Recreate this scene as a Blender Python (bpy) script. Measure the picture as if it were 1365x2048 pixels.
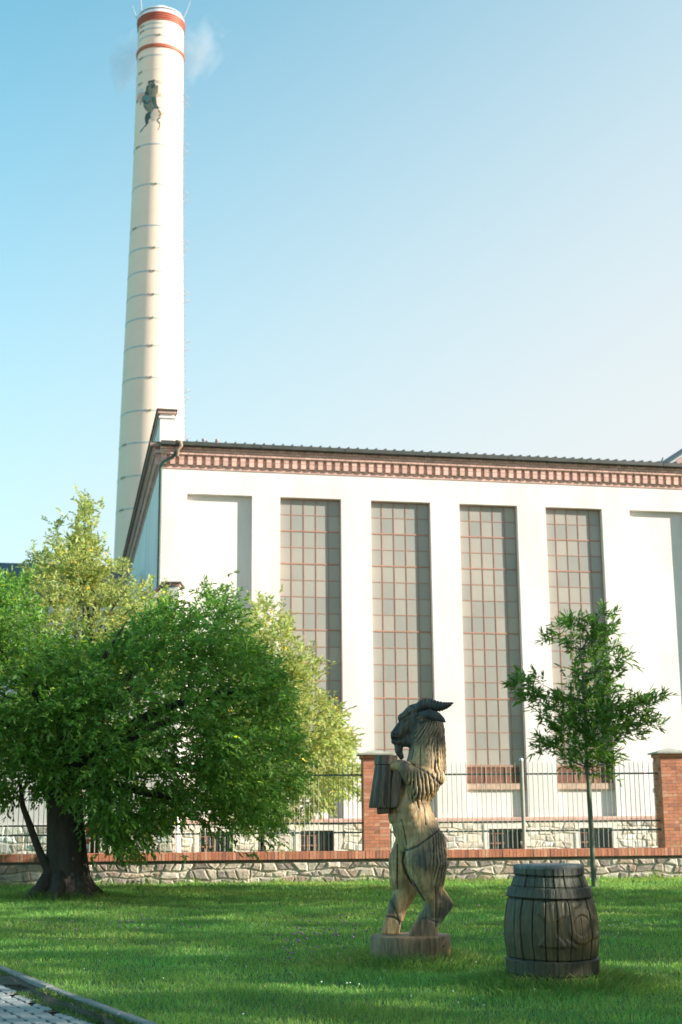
import bpy, bmesh, math, random
import numpy as np
from mathutils import Vector, Matrix
random.seed(7); rng = np.random.default_rng(11)
scene = bpy.context.scene
for o in list(bpy.data.objects): bpy.data.objects.remove(o)
COL = scene.collection

# ------------------------------------------------------------------ camera
CF, CT, CR, CH = 2740.0, math.radians(12.67), 0.0085, 1.4     # focal (px of a 1365x2048 frame), pitch, roll, eye height
_fw = np.array([0, math.cos(CT), math.sin(CT)]); _u0 = np.array([0, -math.sin(CT), math.cos(CT)]); _r0 = np.array([1., 0, 0])
_rt = math.cos(CR)*_r0 - math.sin(CR)*_u0; _up = math.cos(CR)*_u0 + math.sin(CR)*_r0
cd = bpy.data.cameras.new('camera'); cam = bpy.data.objects.new('camera', cd); COL.objects.link(cam)
m = Matrix.Identity(4)
for i in range(3):
    m[i][0] = _rt[i]; m[i][1] = _up[i]; m[i][2] = -_fw[i]
m[0][3], m[1][3], m[2][3] = 0, 0, CH
cam.matrix_world = m
cd.sensor_fit = 'VERTICAL'; cd.sensor_height = 36; cd.sensor_width = 24; cd.lens = CF/2048*36
cd.clip_start = 0.1; cd.clip_end = 3000
cd.dof.use_dof = True; cd.dof.focus_distance = 13.9; cd.dof.aperture_fstop = 2.6
scene.camera = cam

# ------------------------------------------------------------------ light
SUN_EL, SUN_AZ = math.radians(21), math.radians(11)            # height; how far it stands on our side of due right
sdir = Vector((math.cos(SUN_EL)*math.cos(SUN_AZ), -math.cos(SUN_EL)*math.sin(SUN_AZ), math.sin(SUN_EL)))
w = bpy.data.worlds.new('World'); scene.world = w; w.use_nodes = True
nt = w.node_tree; bg = nt.nodes['Background']
sk = nt.nodes.new('ShaderNodeTexSky'); sk.sky_type = 'NISHITA'; sk.sun_disc = False
sk.sun_elevation = SUN_EL; sk.sun_rotation = math.pi/2 + SUN_AZ; sk.altitude = 200
sk.air_density = 1.0; sk.dust_density = 1.6; sk.ozone_density = 1.2
# summer haze: whiter low down and towards the sun
tc = nt.nodes.new('ShaderNodeTexCoord'); sp_ = nt.nodes.new('ShaderNodeSeparateXYZ'); nt.links.new(tc.outputs['Generated'], sp_.inputs[0])
h1 = nt.nodes.new('ShaderNodeMath'); h1.operation = 'MULTIPLY_ADD'; nt.links.new(sp_.outputs['X'], h1.inputs[0]); h1.inputs[1].default_value = -.55; nt.links.new(sp_.outputs['Z'], h1.inputs[2])
h2 = nt.nodes.new('ShaderNodeMapRange'); h2.interpolation_type = 'SMOOTHSTEP'; h2.inputs[1].default_value = .0; h2.inputs[2].default_value = .78; h2.inputs[3].default_value = 1.0; h2.inputs[4].default_value = 0.0; nt.links.new(h1.outputs[0], h2.inputs[0])
tn = nt.nodes.new('ShaderNodeMix'); tn.data_type = 'RGBA'; tn.blend_type = 'MULTIPLY'; tn.inputs[0].default_value = 1; nt.links.new(sk.outputs[0], tn.inputs[6]); tn.inputs[7].default_value = (.48, .90, .77, 1)
hz = nt.nodes.new('ShaderNodeMix'); hz.data_type = 'RGBA'; nt.links.new(h2.outputs[0], hz.inputs[0]); nt.links.new(tn.outputs[2], hz.inputs[6]); hz.inputs[7].default_value = (2.18, 2.20, 2.20, 1)
nt.links.new(hz.outputs[2], bg.inputs[0]); bg.inputs[1].default_value = 0.15
sl = bpy.data.lights.new('sun', 'SUN'); sl.energy = 4.1; sl.angle = math.radians(0.5); sl.color = (1, 0.91, 0.80)
so = bpy.data.objects.new('sun', sl); COL.objects.link(so)
so.rotation_euler = sdir.to_track_quat('Z', 'Y').to_euler()
vs = scene.view_settings; vs.view_transform = 'Standard'; vs.look = 'None'; vs.exposure = 1.45; vs.gamma = 1.0
scene.cycles.max_bounces = 8; scene.cycles.transparent_max_bounces = 8
scene.cycles.use_denoising = True

# ------------------------------------------------------------------ measuring helpers (pixel of the photo + depth -> metres)
def ray(px, py): return _fw + _rt*((px-682.5)/CF) - _up*((py-1024)/CF)
CAM = np.array([0, 0, CH])
def P(px, py, Y): d = ray(px, py); return CAM + d*Y/d[1]
def G(px, py, z=0.0): d = ray(px, py); return CAM + d*(z-CH)/d[2]
def proj(V):
    v = V - CAM; z = v@_fw
    return np.stack([682.5+CF*(v@_rt)/z, 1024-CF*(v@_up)/z], -1)

# ------------------------------------------------------------------ object helpers
def tag(o, label=None, cat=None, group=None, kind=None):
    if label: o['label'] = label
    if cat: o['category'] = cat
    if group: o['group'] = group
    if kind: o['kind'] = kind
    return o
def empty(name, loc=(0, 0, 0), rz=0.0):
    o = bpy.data.objects.new(name, None); COL.objects.link(o); o.location = loc; o.rotation_euler = (0, 0, rz); o.empty_display_size = .2
    return o
def link_mesh(name, me, mat, parent=None, loc=None):
    o = bpy.data.objects.new(name, me); COL.objects.link(o)
    if mat and not me.materials: me.materials.append(mat)
    if parent: o.parent = parent
    if loc is not None: o.location = loc
    return o
def np_mesh(name, V, loops, sizes, mat, parent=None, vcol=None, smooth=False):
    """V (N,3); loops flat vertex index array; sizes per-face vertex count; vcol (N,3)"""
    me = bpy.data.meshes.new(name)
    V = np.asarray(V, np.float32); loops = np.asarray(loops, np.int32).ravel(); sizes = np.asarray(sizes, np.int32)
    me.vertices.add(len(V)); me.vertices.foreach_set('co', V.ravel())
    me.loops.add(len(loops)); me.loops.foreach_set('vertex_index', loops)
    me.polygons.add(len(sizes)); st = np.zeros(len(sizes), np.int32); st[1:] = np.cumsum(sizes)[:-1]
    me.polygons.foreach_set('loop_start', st)
    try: me.polygons.foreach_set('loop_total', sizes)
    except Exception: pass
    if smooth: me.polygons.foreach_set('use_smooth', np.ones(len(sizes), bool))
    me.update(calc_edges=True)
    if vcol is not None:
        a = me.color_attributes.new('Col', 'FLOAT_COLOR', 'POINT')
        c = np.ones((len(V), 4), np.float32); c[:, :3] = vcol; a.data.foreach_set('color', c.ravel())
    return link_mesh(name, me, mat, parent)
class MB:
    def __init__(s): s.v = []; s.f = []; s.c = []
    def add(s, vs, fs, col=(1, 1, 1)):
        b = len(s.v); s.v += [tuple(map(float, v)) for v in vs]; s.f += [tuple(b+i for i in f) for f in fs]; s.c += [col]*len(vs)
    def box(s, x0, x1, y0, y1, z0, z1, col=(1, 1, 1)):
        s.add([(x0,y0,z0),(x1,y0,z0),(x1,y1,z0),(x0,y1,z0),(x0,y0,z1),(x1,y0,z1),(x1,y1,z1),(x0,y1,z1)],
              [(0,3,2,1),(4,5,6,7),(0,1,5,4),(1,2,6,5),(2,3,7,6),(3,0,4,7)], col)
    def tube(s, pts, rad, n=8, col=(1, 1, 1), cap=True):
        pts = [Vector(p) for p in pts]; k = len(pts); rings = []
        if not hasattr(rad, '__len__'): rad = [rad]*k
        prev = None
        for i, p in enumerate(pts):
            t = (pts[min(i+1, k-1)]-pts[max(i-1, 0)]).normalized()
            a = t.orthogonal().normalized() if prev is None else (prev - t*prev.dot(t)).normalized()
            prev = a; b = t.cross(a)
            rings += [p + (a*math.cos(2*math.pi*j/n)+b*math.sin(2*math.pi*j/n))*rad[i] for j in range(n)]
        fs = [(i*n+j, i*n+(j+1) % n, (i+1)*n+(j+1) % n, (i+1)*n+j) for i in range(k-1) for j in range(n)]
        if cap: fs += [tuple(range(n-1, -1, -1)), tuple((k-1)*n+j for j in range(n))]
        s.add(rings, fs, col)
    def lathe(s, prof, n=48, c=(0, 0), col=(1, 1, 1), cap=True):
        vs = [(c[0]+r*math.cos(2*math.pi*j/n), c[1]+r*math.sin(2*math.pi*j/n), z) for r, z in prof for j in range(n)]
        k = len(prof)
        fs = [(i*n+j, i*n+(j+1) % n, (i+1)*n+(j+1) % n, (i+1)*n+j) for i in range(k-1) for j in range(n)]
        if cap: fs += [tuple(range(n-1, -1, -1)), tuple((k-1)*n+j for j in range(n))]
        s.add(vs, fs, col)
    def prism(s, poly, y0, y1, col=(1, 1, 1)):     # poly in x,z ; extruded along y
        n = len(poly); vs = [(x, y0, z) for x, z in poly]+[(x, y1, z) for x, z in poly]
        s.add(vs, [tuple(range(n)), tuple(range(2*n-1, n-1, -1))]+[(i, i+n, (i+1) % n+n, (i+1) % n) for i in range(n)], col)
    def build(s, name, mat, parent=None, smooth=False, bevel=0, loc=None):
        me = bpy.data.meshes.new(name); me.from_pydata(s.v, [], s.f)
        a = me.color_attributes.new('Col', 'FLOAT_COLOR', 'POINT')
        c = np.ones((len(s.v), 4), np.float32); c[:, :3] = np.array(s.c, np.float32).reshape(-1, 3); a.data.foreach_set('color', c.ravel())
        bm = bmesh.new(); bm.from_mesh(me); bmesh.ops.recalc_face_normals(bm, faces=bm.faces)
        bm.to_mesh(me); bm.free()
        if smooth:
            me.polygons.foreach_set('use_smooth', np.ones(len(me.polygons), bool))
        o = link_mesh(name, me, mat, parent, loc)
        if smooth and smooth != 'all':
            try: me.set_sharp_from_angle(angle=math.radians(40))
            except Exception: pass
        if bevel:
            b = o.modifiers.new('bevel', 'BEVEL'); b.width = bevel; b.segments = 1; b.limit_method = 'ANGLE'
        return o

# ------------------------------------------------------------------ materials
def mat(name, col=(.5, .5, .5), rough=.8, noise=.12, scale=3., bump=0., bscale=30., attr=False, metal=0., spec=.5, stretch=(1, 1, 1), col2=None, n2scale=None):
    m = bpy.data.materials.new(name); m.use_nodes = True; t = m.node_tree; N = t.nodes; L = t.links
    p = N['Principled BSDF']; p.inputs['Roughness'].default_value = rough; p.inputs['Metallic'].default_value = metal
    p.inputs['Specular IOR Level'].default_value = spec
    tc = N.new('ShaderNodeTexCoord'); mp = N.new('ShaderNodeMapping'); mp.inputs['Scale'].default_value = stretch
    L.new(tc.outputs['Object'], mp.inputs[0])
    n1 = N.new('ShaderNodeTexNoise'); n1.inputs['Scale'].default_value = scale; n1.inputs['Detail'].default_value = 6; n1.inputs['Roughness'].default_value = .65
    L.new(mp.outputs[0], n1.inputs['Vector'])
    base = None
    if attr:
        a = N.new('ShaderNodeAttribute'); a.attribute_name = 'Col'; base = a.outputs['Color']
        if col != (.5, .5, .5):
            mm = N.new('ShaderNodeMix'); mm.data_type = 'RGBA'; mm.blend_type = 'MULTIPLY'; mm.inputs[0].default_value = 1
            L.new(base, mm.inputs[6]); mm.inputs[7].default_value = (*col, 1); base = mm.outputs[2]
    else:
        r = N.new('ShaderNodeRGB'); r.outputs[0].default_value = (*col, 1); base = r.outputs[0]
        if col2:
            n3 = N.new('ShaderNodeTexNoise'); n3.inputs['Scale'].default_value = n2scale or scale*.4; n3.inputs['Detail'].default_value = 4
            L.new(mp.outputs[0], n3.inputs['Vector'])
            rr = N.new('ShaderNodeMapRange'); rr.inputs[1].default_value = .42; rr.inputs[2].default_value = .6; L.new(n3.outputs[0], rr.inputs[0])
            mm = N.new('ShaderNodeMix'); mm.data_type = 'RGBA'; L.new(rr.outputs[0], mm.inputs[0]); L.new(base, mm.inputs[6]); mm.inputs[7].default_value = (*col2, 1)
            base = mm.outputs[2]
    mr = N.new('ShaderNodeMapRange'); mr.inputs[1].default_value = .25; mr.inputs[2].default_value = .75
    mr.inputs[3].default_value = 1-noise*1.6; mr.inputs[4].default_value = 1+noise
    L.new(n1.outputs[0], mr.inputs[0])
    mx = N.new('ShaderNodeVectorMath'); mx.operation = 'SCALE'; L.new(base, mx.inputs[0]); L.new(mr.outputs[0], mx.inputs['Scale'])
    L.new(mx.outputs[0], p.inputs['Base Color'])
    if bump:
        n2 = N.new('ShaderNodeTexNoise'); n2.inputs['Scale'].default_value = bscale; n2.inputs['Detail'].default_value = 5
        L.new(mp.outputs[0], n2.inputs['Vector'])
        b = N.new('ShaderNodeBump'); b.inputs['Strength'].default_value = bump; b.inputs['Distance'].default_value = .02
        L.new(n2.outputs[0], b.inputs['Height']); L.new(b.outputs[0], p.inputs['Normal'])
    return m
def leaf_mat(name, col, trans=.35, tcol=None, rough=.45):
    m = bpy.data.materials.new(name); m.use_nodes = True; t = m.node_tree; N = t.nodes; L = t.links
    p = N['Principled BSDF']; out = N['Material Output']; p.inputs['Roughness'].default_value = rough; p.inputs['Specular IOR Level'].default_value = .35
    a = N.new('ShaderNodeAttribute'); a.attribute_name = 'Col'
    mm = N.new('ShaderNodeMix'); mm.data_type = 'RGBA'; mm.blend_type = 'MULTIPLY'; mm.inputs[0].default_value = 1
    L.new(a.outputs['Color'], mm.inputs[6]); mm.inputs[7].default_value = (*col, 1); L.new(mm.outputs[2], p.inputs['Base Color'])
    tr = N.new('ShaderNodeBsdfTranslucent'); m2 = N.new('ShaderNodeMix'); m2.data_type = 'RGBA'; m2.blend_type = 'MULTIPLY'; m2.inputs[0].default_value = 1
    L.new(a.outputs['Color'], m2.inputs[6]); m2.inputs[7].default_value = (*(tcol or tuple(min(1, c*1.6) for c in col)), 1); L.new(m2.outputs[2], tr.inputs[0])
    ms = N.new('ShaderNodeMixShader'); ms.inputs[0].default_value = trans
    L.new(p.outputs[0], ms.inputs[1]); L.new(tr.outputs[0], ms.inputs[2]); L.new(ms.outputs[0], out.inputs['Surface'])
    return m

M = {}
M['plaster'] = mat('plaster', (.76, .70, .665), .9, .07, .5, .25, 30, stretch=(1, 1, .35), col2=(.69, .635, .60), n2scale=.9)
M['plaster_side'] = M['plaster']
M['chimney'] = mat('chimney_paint', (.80, .62, .49), .8, .03, .8, .1, 12)
M['brick'] = mat('brick_each', rough=.85, noise=.12, scale=9, bump=.4, bscale=60, attr=True)
M['frieze'] = mat('frieze_brick', rough=.85, noise=.10, scale=8, bump=.3, bscale=50, attr=True)
M['stone'] = mat('field_stone', rough=.85, noise=.22, scale=7, bump=.8, bscale=18, attr=True)
M['mortar'] = mat('mortar', (.42, .39, .33), .95, .2, 8, .6, 40)
M['red_paint'] = mat('red_oxide_paint', (.42, .10, .05), .6, .1, 2)
M['rust_frame'] = mat('rusty_frame', (.40, .20, .14), .7, .2, 2)
M['gutter'] = mat('dark_gutter', (.05, .055, .045), .5, .3, 3)
M['roof'] = mat('roof_sheet', (.06, .07, .075), .5, .2, 1)
M['drain'] = mat('drain_green', (.03, .07, .05), .5, .2, 3)
M['copper'] = mat('rusty_hopper', (.33, .23, .17), .6, .2, 6)
M['hoop'] = mat('blue_grey_hoop', (.38, .45, .45), .5, .1, 3)
M['lug'] = mat('dull_lug', (.32, .29, .18), .6, .2, 3)
M['white_metal'] = mat('white_metal', (.75, .76, .78), .4, .06, 2)
M['rod'] = mat('rod_metal', (.45, .40, .38), .6, .1, 2)
M['dark_void'] = mat('gap_shade', (.03, .03, .03), .8, .1, 2)
M['fence'] = mat('fence_rail', (.05, .10, .085), .5, .2, 4)
M['picket'] = mat('fence_picket', (.36, .40, .30), .5, .15, 4)
M['post'] = mat('grey_post', (.34, .33, .27), .7, .15, 5, .2, 30)
M['sill'] = mat('sill_brick', (.55, .38, .28), .85, .2, 6, .4, 30)
M['cap'] = mat('cap_concrete', (.42, .40, .32), .85, .25, 5, .4, 30)
M['bark'] = mat('bark', (.05, .042, .032), .95, .35, 6, 1.0, 14, stretch=(1, 1, .25))
M['bark_green'] = mat('young_bark', (.12, .14, .09), .9, .25, 8, .5, 20, stretch=(1, 1, .3))
M['kerb'] = mat('kerb_concrete', (.21, .215, .20), .9, .15, 5, .4, 40)
M['paver'] = mat('paver_concrete', (.27, .29, .28), .9, .2, 6, .4, 60)
M['dirt'] = mat('dirt', (.075, .06, .04), .95, .3, 6, .8, 30)
M['mural'] = mat('mural_paint', rough=.8, noise=.15, scale=3, attr=True)
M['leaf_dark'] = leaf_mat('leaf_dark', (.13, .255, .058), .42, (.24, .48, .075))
M['leaf_lit'] = leaf_mat('leaf_lit', (.31, .38, .13), .44, (.52, .60, .21))  # paler, yellower leaf copy: sunlight put into the colour
M['leaf_young'] = leaf_mat('leaf_young', (.11, .21, .05), .38, (.16, .36, .05))
M['leaf_shade'] = leaf_mat('leaf_shade', (.05, .10, .03), .2)
M['grass'] = leaf_mat('grass_blade', (.155, .31, .068), .45, (.29, .55, .10), .55)
M['petal'] = mat('petal', rough=.7, noise=.05, attr=True)

# glass of the tall windows: dusty wired panes, each pane a little different
def pane_mat(name, c1, c2, sx, sz, x0, z0):
    m = bpy.data.materials.new(name); m.use_nodes = True; t = m.node_tree; N = t.nodes; L = t.links; p = N['Principled BSDF']
    tc = N.new('ShaderNodeTexCoord'); sx_ = N.new('ShaderNodeSeparateXYZ'); L.new(tc.outputs['Object'], sx_.inputs[0])
    outs = []
    for k, (s, o) in (('X', (sx, x0)), ('Z', (sz, z0))):
        a = N.new('ShaderNodeMath'); a.operation = 'SUBTRACT'; L.new(sx_.outputs[k], a.inputs[0]); a.inputs[1].default_value = o
        b = N.new('ShaderNodeMath'); b.operation = 'DIVIDE'; L.new(a.outputs[0], b.inputs[0]); b.inputs[1].default_value = s
        f = N.new('ShaderNodeMath'); f.operation = 'FLOOR'; L.new(b.outputs[0], f.inputs[0]); outs.append(f.outputs[0])
    cb = N.new('ShaderNodeCombineXYZ'); L.new(outs[0], cb.inputs[0]); L.new(outs[1], cb.inputs[1])
    oi = N.new('ShaderNodeObjectInfo'); L.new(oi.outputs['Random'], cb.inputs[2])
    wn = N.new('ShaderNodeTexWhiteNoise'); L.new(cb.outputs[0], wn.inputs['Vector'])
    n1 = N.new('ShaderNodeTexNoise'); n1.inputs['Scale'].default_value = .35; L.new(tc.outputs['Object'], n1.inputs['Vector'])
    ad = N.new('ShaderNodeMath'); ad.operation = 'MULTIPLY_ADD'; L.new(wn.outputs['Value'], ad.inputs[0]); ad.inputs[1].default_value = .5
    s2 = N.new('ShaderNodeMath'); s2.operation = 'MULTIPLY'; L.new(n1.outputs[0], s2.inputs[0]); s2.inputs[1].default_value = .9; L.new(s2.outputs[0], ad.inputs[2])
    s3 = N.new('ShaderNodeMath'); s3.operation = 'SUBTRACT'; s3.use_clamp = True; L.new(ad.outputs[0], s3.inputs[0]); s3.inputs[1].default_value = .2
    mm = N.new('ShaderNodeMix'); mm.data_type = 'RGBA'; L.new(s3.outputs[0], mm.inputs[0]); mm.inputs[6].default_value = (*c1, 1); mm.inputs[7].default_value = (*c2, 1)
    L.new(mm.outputs[2], p.inputs['Base Color']); p.inputs['Roughness'].default_value = .28; p.inputs['Specular IOR Level'].default_value = .4
    n2 = N.new('ShaderNodeTexNoise'); n2.inputs['Scale'].default_value = 2.; L.new(tc.outputs['Object'], n2.inputs['Vector'])
    b = N.new('ShaderNodeBump'); b.inputs['Strength'].default_value = .15; b.inputs['Distance'].default_value = .05; L.new(n2.outputs[0], b.inputs['Height']); L.new(b.outputs[0], p.inputs['Normal'])
    return m
M['pane'] = pane_mat('dusty_wired_glass', (.24, .25, .235), (.43, .385, .325), .424, .569, 0, 3.15)
M['dark_glass'] = mat('dark_glass', (.04, .07, .08), .15, .2, 3, spec=.8)

# carved oak
def wood_mat(name, attr=True, col=(.2, .13, .07), dark=(.03, .035, .03), lo=.35, hi=.65, vs=.12, bump=.5, scale=9.):
    m = bpy.data.materials.new(name); m.use_nodes = True; t = m.node_tree; N = t.nodes; L = t.links; p = N['Principled BSDF']
    tc = N.new('ShaderNodeTexCoord'); mp = N.new('ShaderNodeMapping'); mp.inputs['Scale'].default_value = (1, 1, vs); L.new(tc.outputs['Object'], mp.inputs[0])
    n1 = N.new('ShaderNodeTexNoise'); n1.inputs['Scale'].default_value = scale*4; n1.inputs['Detail'].default_value = 7; n1.inputs['Roughness'].default_value = .7; L.new(mp.outputs[0], n1.inputs['Vector'])
    n2 = N.new('ShaderNodeTexNoise'); n2.inputs['Scale'].default_value = scale*.5; n2.inputs['Detail'].default_value = 5; L.new(tc.outputs['Object'], n2.inputs['Vector'])
    r = N.new('ShaderNodeMapRange'); r.inputs[1].default_value = .3; r.inputs[2].default_value = .7; r.inputs[3].default_value = .42; r.inputs[4].default_value = 1.45; L.new(n1.outputs[0], r.inputs[0])
    if attr:
        a = N.new('ShaderNodeAttribute'); a.attribute_name = 'Col'; base = a.outputs['Color']
    else:
        g = N.new('ShaderNodeRGB'); g.outputs[0].default_value = (*col, 1); base = g.outputs[0]
    rr = N.new('ShaderNodeMapRange'); rr.inputs[1].default_value = lo; rr.inputs[2].default_value = hi; L.new(n2.outputs[0], rr.inputs[0])
    mm = N.new('ShaderNodeMix'); mm.data_type = 'RGBA'
    s = N.new('ShaderNodeMath'); s.operation = 'MULTIPLY'; L.new(rr.outputs[0], s.inputs[0]); s.inputs[1].default_value = .42; L.new(s.outputs[0], mm.inputs[0])
    L.new(base, mm.inputs[6]); mm.inputs[7].default_value = (*dark, 1)
    mx = N.new('ShaderNodeVectorMath'); mx.operation = 'SCALE'; L.new(mm.outputs[2], mx.inputs[0]); L.new(r.outputs[0], mx.inputs['Scale']); L.new(mx.outputs[0], p.inputs['Base Color'])
    p.inputs['Roughness'].default_value = .55; p.inputs['Specular IOR Level'].default_value = .45
    b = N.new('ShaderNodeBump'); b.inputs['Strength'].default_value = bump; b.inputs['Distance'].default_value = .01; L.new(n1.outputs[0], b.inputs['Height']); L.new(b.outputs[0], p.inputs['Normal'])
    # drying cracks
    mp2 = N.new('ShaderNodeMapping'); mp2.inputs['Scale'].default_value = (1, 1, .05); L.new(tc.outputs['Object'], mp2.inputs[0])
    v = N.new('ShaderNodeTexVoronoi'); v.feature = 'DISTANCE_TO_EDGE'; v.inputs['Scale'].default_value = 9; L.new(mp2.outputs[0], v.inputs['Vector'])
    n5 = N.new('ShaderNodeTexNoise'); n5.inputs['Scale'].default_value = 4; L.new(tc.outputs['Object'], n5.inputs['Vector'])
    th = N.new('ShaderNodeMath'); th.operation = 'MULTIPLY'; L.new(n5.outputs[0], th.inputs[0]); th.inputs[1].default_value = .022
    lt = N.new('ShaderNodeMath'); lt.operation = 'LESS_THAN'; L.new(v.outputs['Distance'], lt.inputs[0])
    th2 = N.new('ShaderNodeMath'); th2.operation = 'SUBTRACT'; L.new(th.outputs[0], th2.inputs[0]); th2.inputs[1].default_value = .0095; L.new(th2.outputs[0], lt.inputs[1])
    m3 = N.new('ShaderNodeMix'); m3.data_type = 'RGBA'; L.new(lt.outputs[0], m3.inputs[0]); L.new(mx.outputs[0], m3.inputs[6]); m3.inputs[7].default_value = (.012, .01, .008, 1)
    L.new(m3.outputs[2], p.inputs['Base Color'])
    return m
M['oak'] = wood_mat('carved_oak')
M['oak_barrel'] = wood_mat('barrel_oak', True, bump=.6)
M['oak_plinth'] = wood_mat('stump_oak', False, (.24, .15, .08), (.05, .045, .03), .4, .75, bump=.9)

# ------------------------------------------------------------------ ground
def lawn_mat():
    m = bpy.data.materials.new('lawn_ground'); m.use_nodes = True; t = m.node_tree; N = t.nodes; L = t.links; p = N['Principled BSDF']
    tc = N.new('ShaderNodeTexCoord')
    a = N.new('ShaderNodeTexNoise'); a.inputs['Scale'].default_value = 40; a.inputs['Detail'].default_value = 6; L.new(tc.outputs['Object'], a.inputs[0])
    b = N.new('ShaderNodeTexNoise'); b.inputs['Scale'].default_value = .7; b.inputs['Detail'].default_value = 4; L.new(tc.outputs['Object'], b.inputs[0])
    r = N.new('ShaderNodeValToRGB'); r.color_ramp.elements[0].color = (.04, .09, .02, 1); r.color_ramp.elements[1].color = (.11, .21, .04, 1); r.color_ramp.elements[0].position = .35; r.color_ramp.elements[1].position = .68
    L.new(a.outputs[0], r.inputs[0]); mx = N.new('ShaderNodeMix'); mx.data_type = 'RGBA'; mx.blend_type = 'MULTIPLY'; mx.inputs[0].default_value = .35
    L.new(r.outputs[0], mx.inputs[6]); L.new(b.outputs[0], mx.inputs[7]); L.new(mx.outputs[2], p.inputs['Base Color']); p.inputs['Roughness'].default_value = .95
    bu = N.new('ShaderNodeBump'); bu.inputs['Distance'].default_value = .03; L.new(a.outputs[0], bu.inputs['Height']); L.new(bu.outputs[0], p.inputs['Normal'])
    return m
M['lawn'] = lawn_mat()
K0, K1 = G(0, 1937), G(290, 2048)                       # the kerb's lawn-side edge
kd = (K1-K0)[:2]; kd /= np.linalg.norm(kd); kn = np.array([kd[1], -kd[0]])      # along the kerb towards us; kn: to the path side
if kn[0] > 0: kn = -kn
KA = math.atan2(kd[1], kd[0])
def K(s, t, z=0): q = K0[:2]+kd*s+kn*t; return (q[0], q[1], z)
PZ = -.045
g = MB()
g.add([(*K(-9, 0)[:2], -.004), (*K(16, 0)[:2], -.004), (60, -30, -.004), (500, -30, -.004), (500, 900, -.004), (-500, 900, -.004), (-500, 40, -.004), (*K(-9, 9)[:2], -.004)], [(0, 1, 2, 3, 4, 5, 6, 7)])
g.build('lawn', M['lawn']); tag(bpy.data.objects['lawn'], kind='structure')
g = MB(); g.add([K(-9, 0, PZ-.03), K(16, 0, PZ-.03), K(16, 9, PZ-.03), K(-9, 9, PZ-.03)], [(0, 1, 2, 3)])
for i in range(60):
    a, b = -9+i*.4, -8.6+i*.4; ha, hb = [.008+.010*math.sin(q*2.3)+.006*math.sin(q*7.1) for q in (a, b)]; wa, wb = [.19+.05*math.sin(q*3.1)+.03*math.sin(q*8) for q in (a, b)]
    g.add([K(a, .06, ha), K(b, .06, hb), K(b, .14, hb-.012), K(a, .14, ha-.012), K(a, wa, PZ+.004), K(b, wb, PZ+.004), K(a, wa+.06, PZ-.03), K(b, wb+.06, PZ-.03)], [(0, 1, 2, 3), (3, 2, 5, 4), (4, 5, 7, 6)])
tag(g.build('path_bed', M['dirt']), kind='structure')
# pavers : waisted interlocking blocks, one paved surface
pv = MB()
def paver(cx, cy, a, b):                                    # local s,t coordinates
    sh = [(-.5, -.32), (-.28, -.5), (.28, -.42), (.5, -.2), (.5, .32), (.28, .5), (-.28, .42), (-.5, .2)]
    dz = random.uniform(-.003, .003); out = []
    for k, (sc, z) in enumerate(((1.0, PZ-.02), (1.0, PZ-.004+dz), (.93, PZ+dz))):
        out += [K(cx+x*a*sc, cy+y*b*sc, z) for x, y in sh]
    pv.add(out, [(8*r+i, 8*r+(i+1) % 8, 8*(r+1)+(i+1) % 8, 8*(r+1)+i) for r in range(2) for i in range(8)]+[tuple(16+i for i in range(8))])
a_, b_ = .212, .132
for j in range(30):
    for i in range(-12, 60):
        s, t = i*.215+(j % 2)*.108-1.5, .27+j*.132
        if t < .29 and random.random() < .3: continue
        paver(s, t, a_, b_)
tag(pv.build('path', M['paver']), kind='structure')
kb = MB(); s = -8.0
while s < 10:
    j = random.uniform(-.006, .006); dz = random.uniform(-.006, .008)
    p = [K(s, j), K(s+.985, j), K(s+.985, .075+j), K(s, .075+j)]
    pt = [K(s+.006, .008+j), K(s+.979, .008+j), K(s+.979, .067+j), K(s+.006, .067+j)]
    vs_ = [(x, y, -.2) for x, y, _ in p]+[(x, y, .022+dz) for x, y, _ in p]+[(x, y, .030+dz) for x, y, _ in pt]
    kb.add(vs_, [(i, (i+1) % 4, 4+(i+1) % 4, 4+i) for i in range(4)]+[(4+i, 4+(i+1) % 4, 8+(i+1) % 4, 8+i) for i in range(4)]+[(8, 9, 10, 11)])
    s += 1.0
tag(kb.build('kerb', M['kerb']), kind='structure')

# ------------------------------------------------------------------ power hall
PHI = math.radians(11.4)
_O = P(312, 1300, 45)
hall = empty('factory_hall', (_O[0], _O[1], 0), PHI)
tag(hall, 'long white plastered factory hall with tall dusty windows and red brick cornice', 'factory building')
BAY = [(.95+3.19*k, 3.08+3.19*k) for k in range(8)]     # recessed bays; 1..4 hold the tall windows
BAY[0] = (.95, 3.17)
RD, LEN, DEP = .20, 27.0, 23.0
WZ0, WZ1 = 2.57, 12.25
wl = MB(); xs = [0.0]
for a, b in BAY: xs += [a, b]
xs.append(LEN)
for i in range(0, len(xs), 2): wl.box(xs[i], xs[i+1], 0, .6, 0, WZ1)                       # piers
wl.box(0, LEN, 0, .6, WZ1, 13.9)
for k, (a, b) in enumerate(BAY):
    if k in (1, 2, 3, 4): wl.box(a, b, RD, .6, 0, WZ0-.22)
    else: wl.box(a, b, RD, .6, 0, WZ1)
wl.box(0, .45, .6, DEP, 0, 13.9)                       # side wall
wl.box(LEN-.45, LEN, .6, DEP, 0, 13.9)
wl.box(.45, LEN-.45, DEP-.45, DEP, 0, 13.9)
wl.box(.45, LEN-.45, .6, .62, 0, 1.0)
wl.build('wall', M['plaster'], hall)
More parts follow.
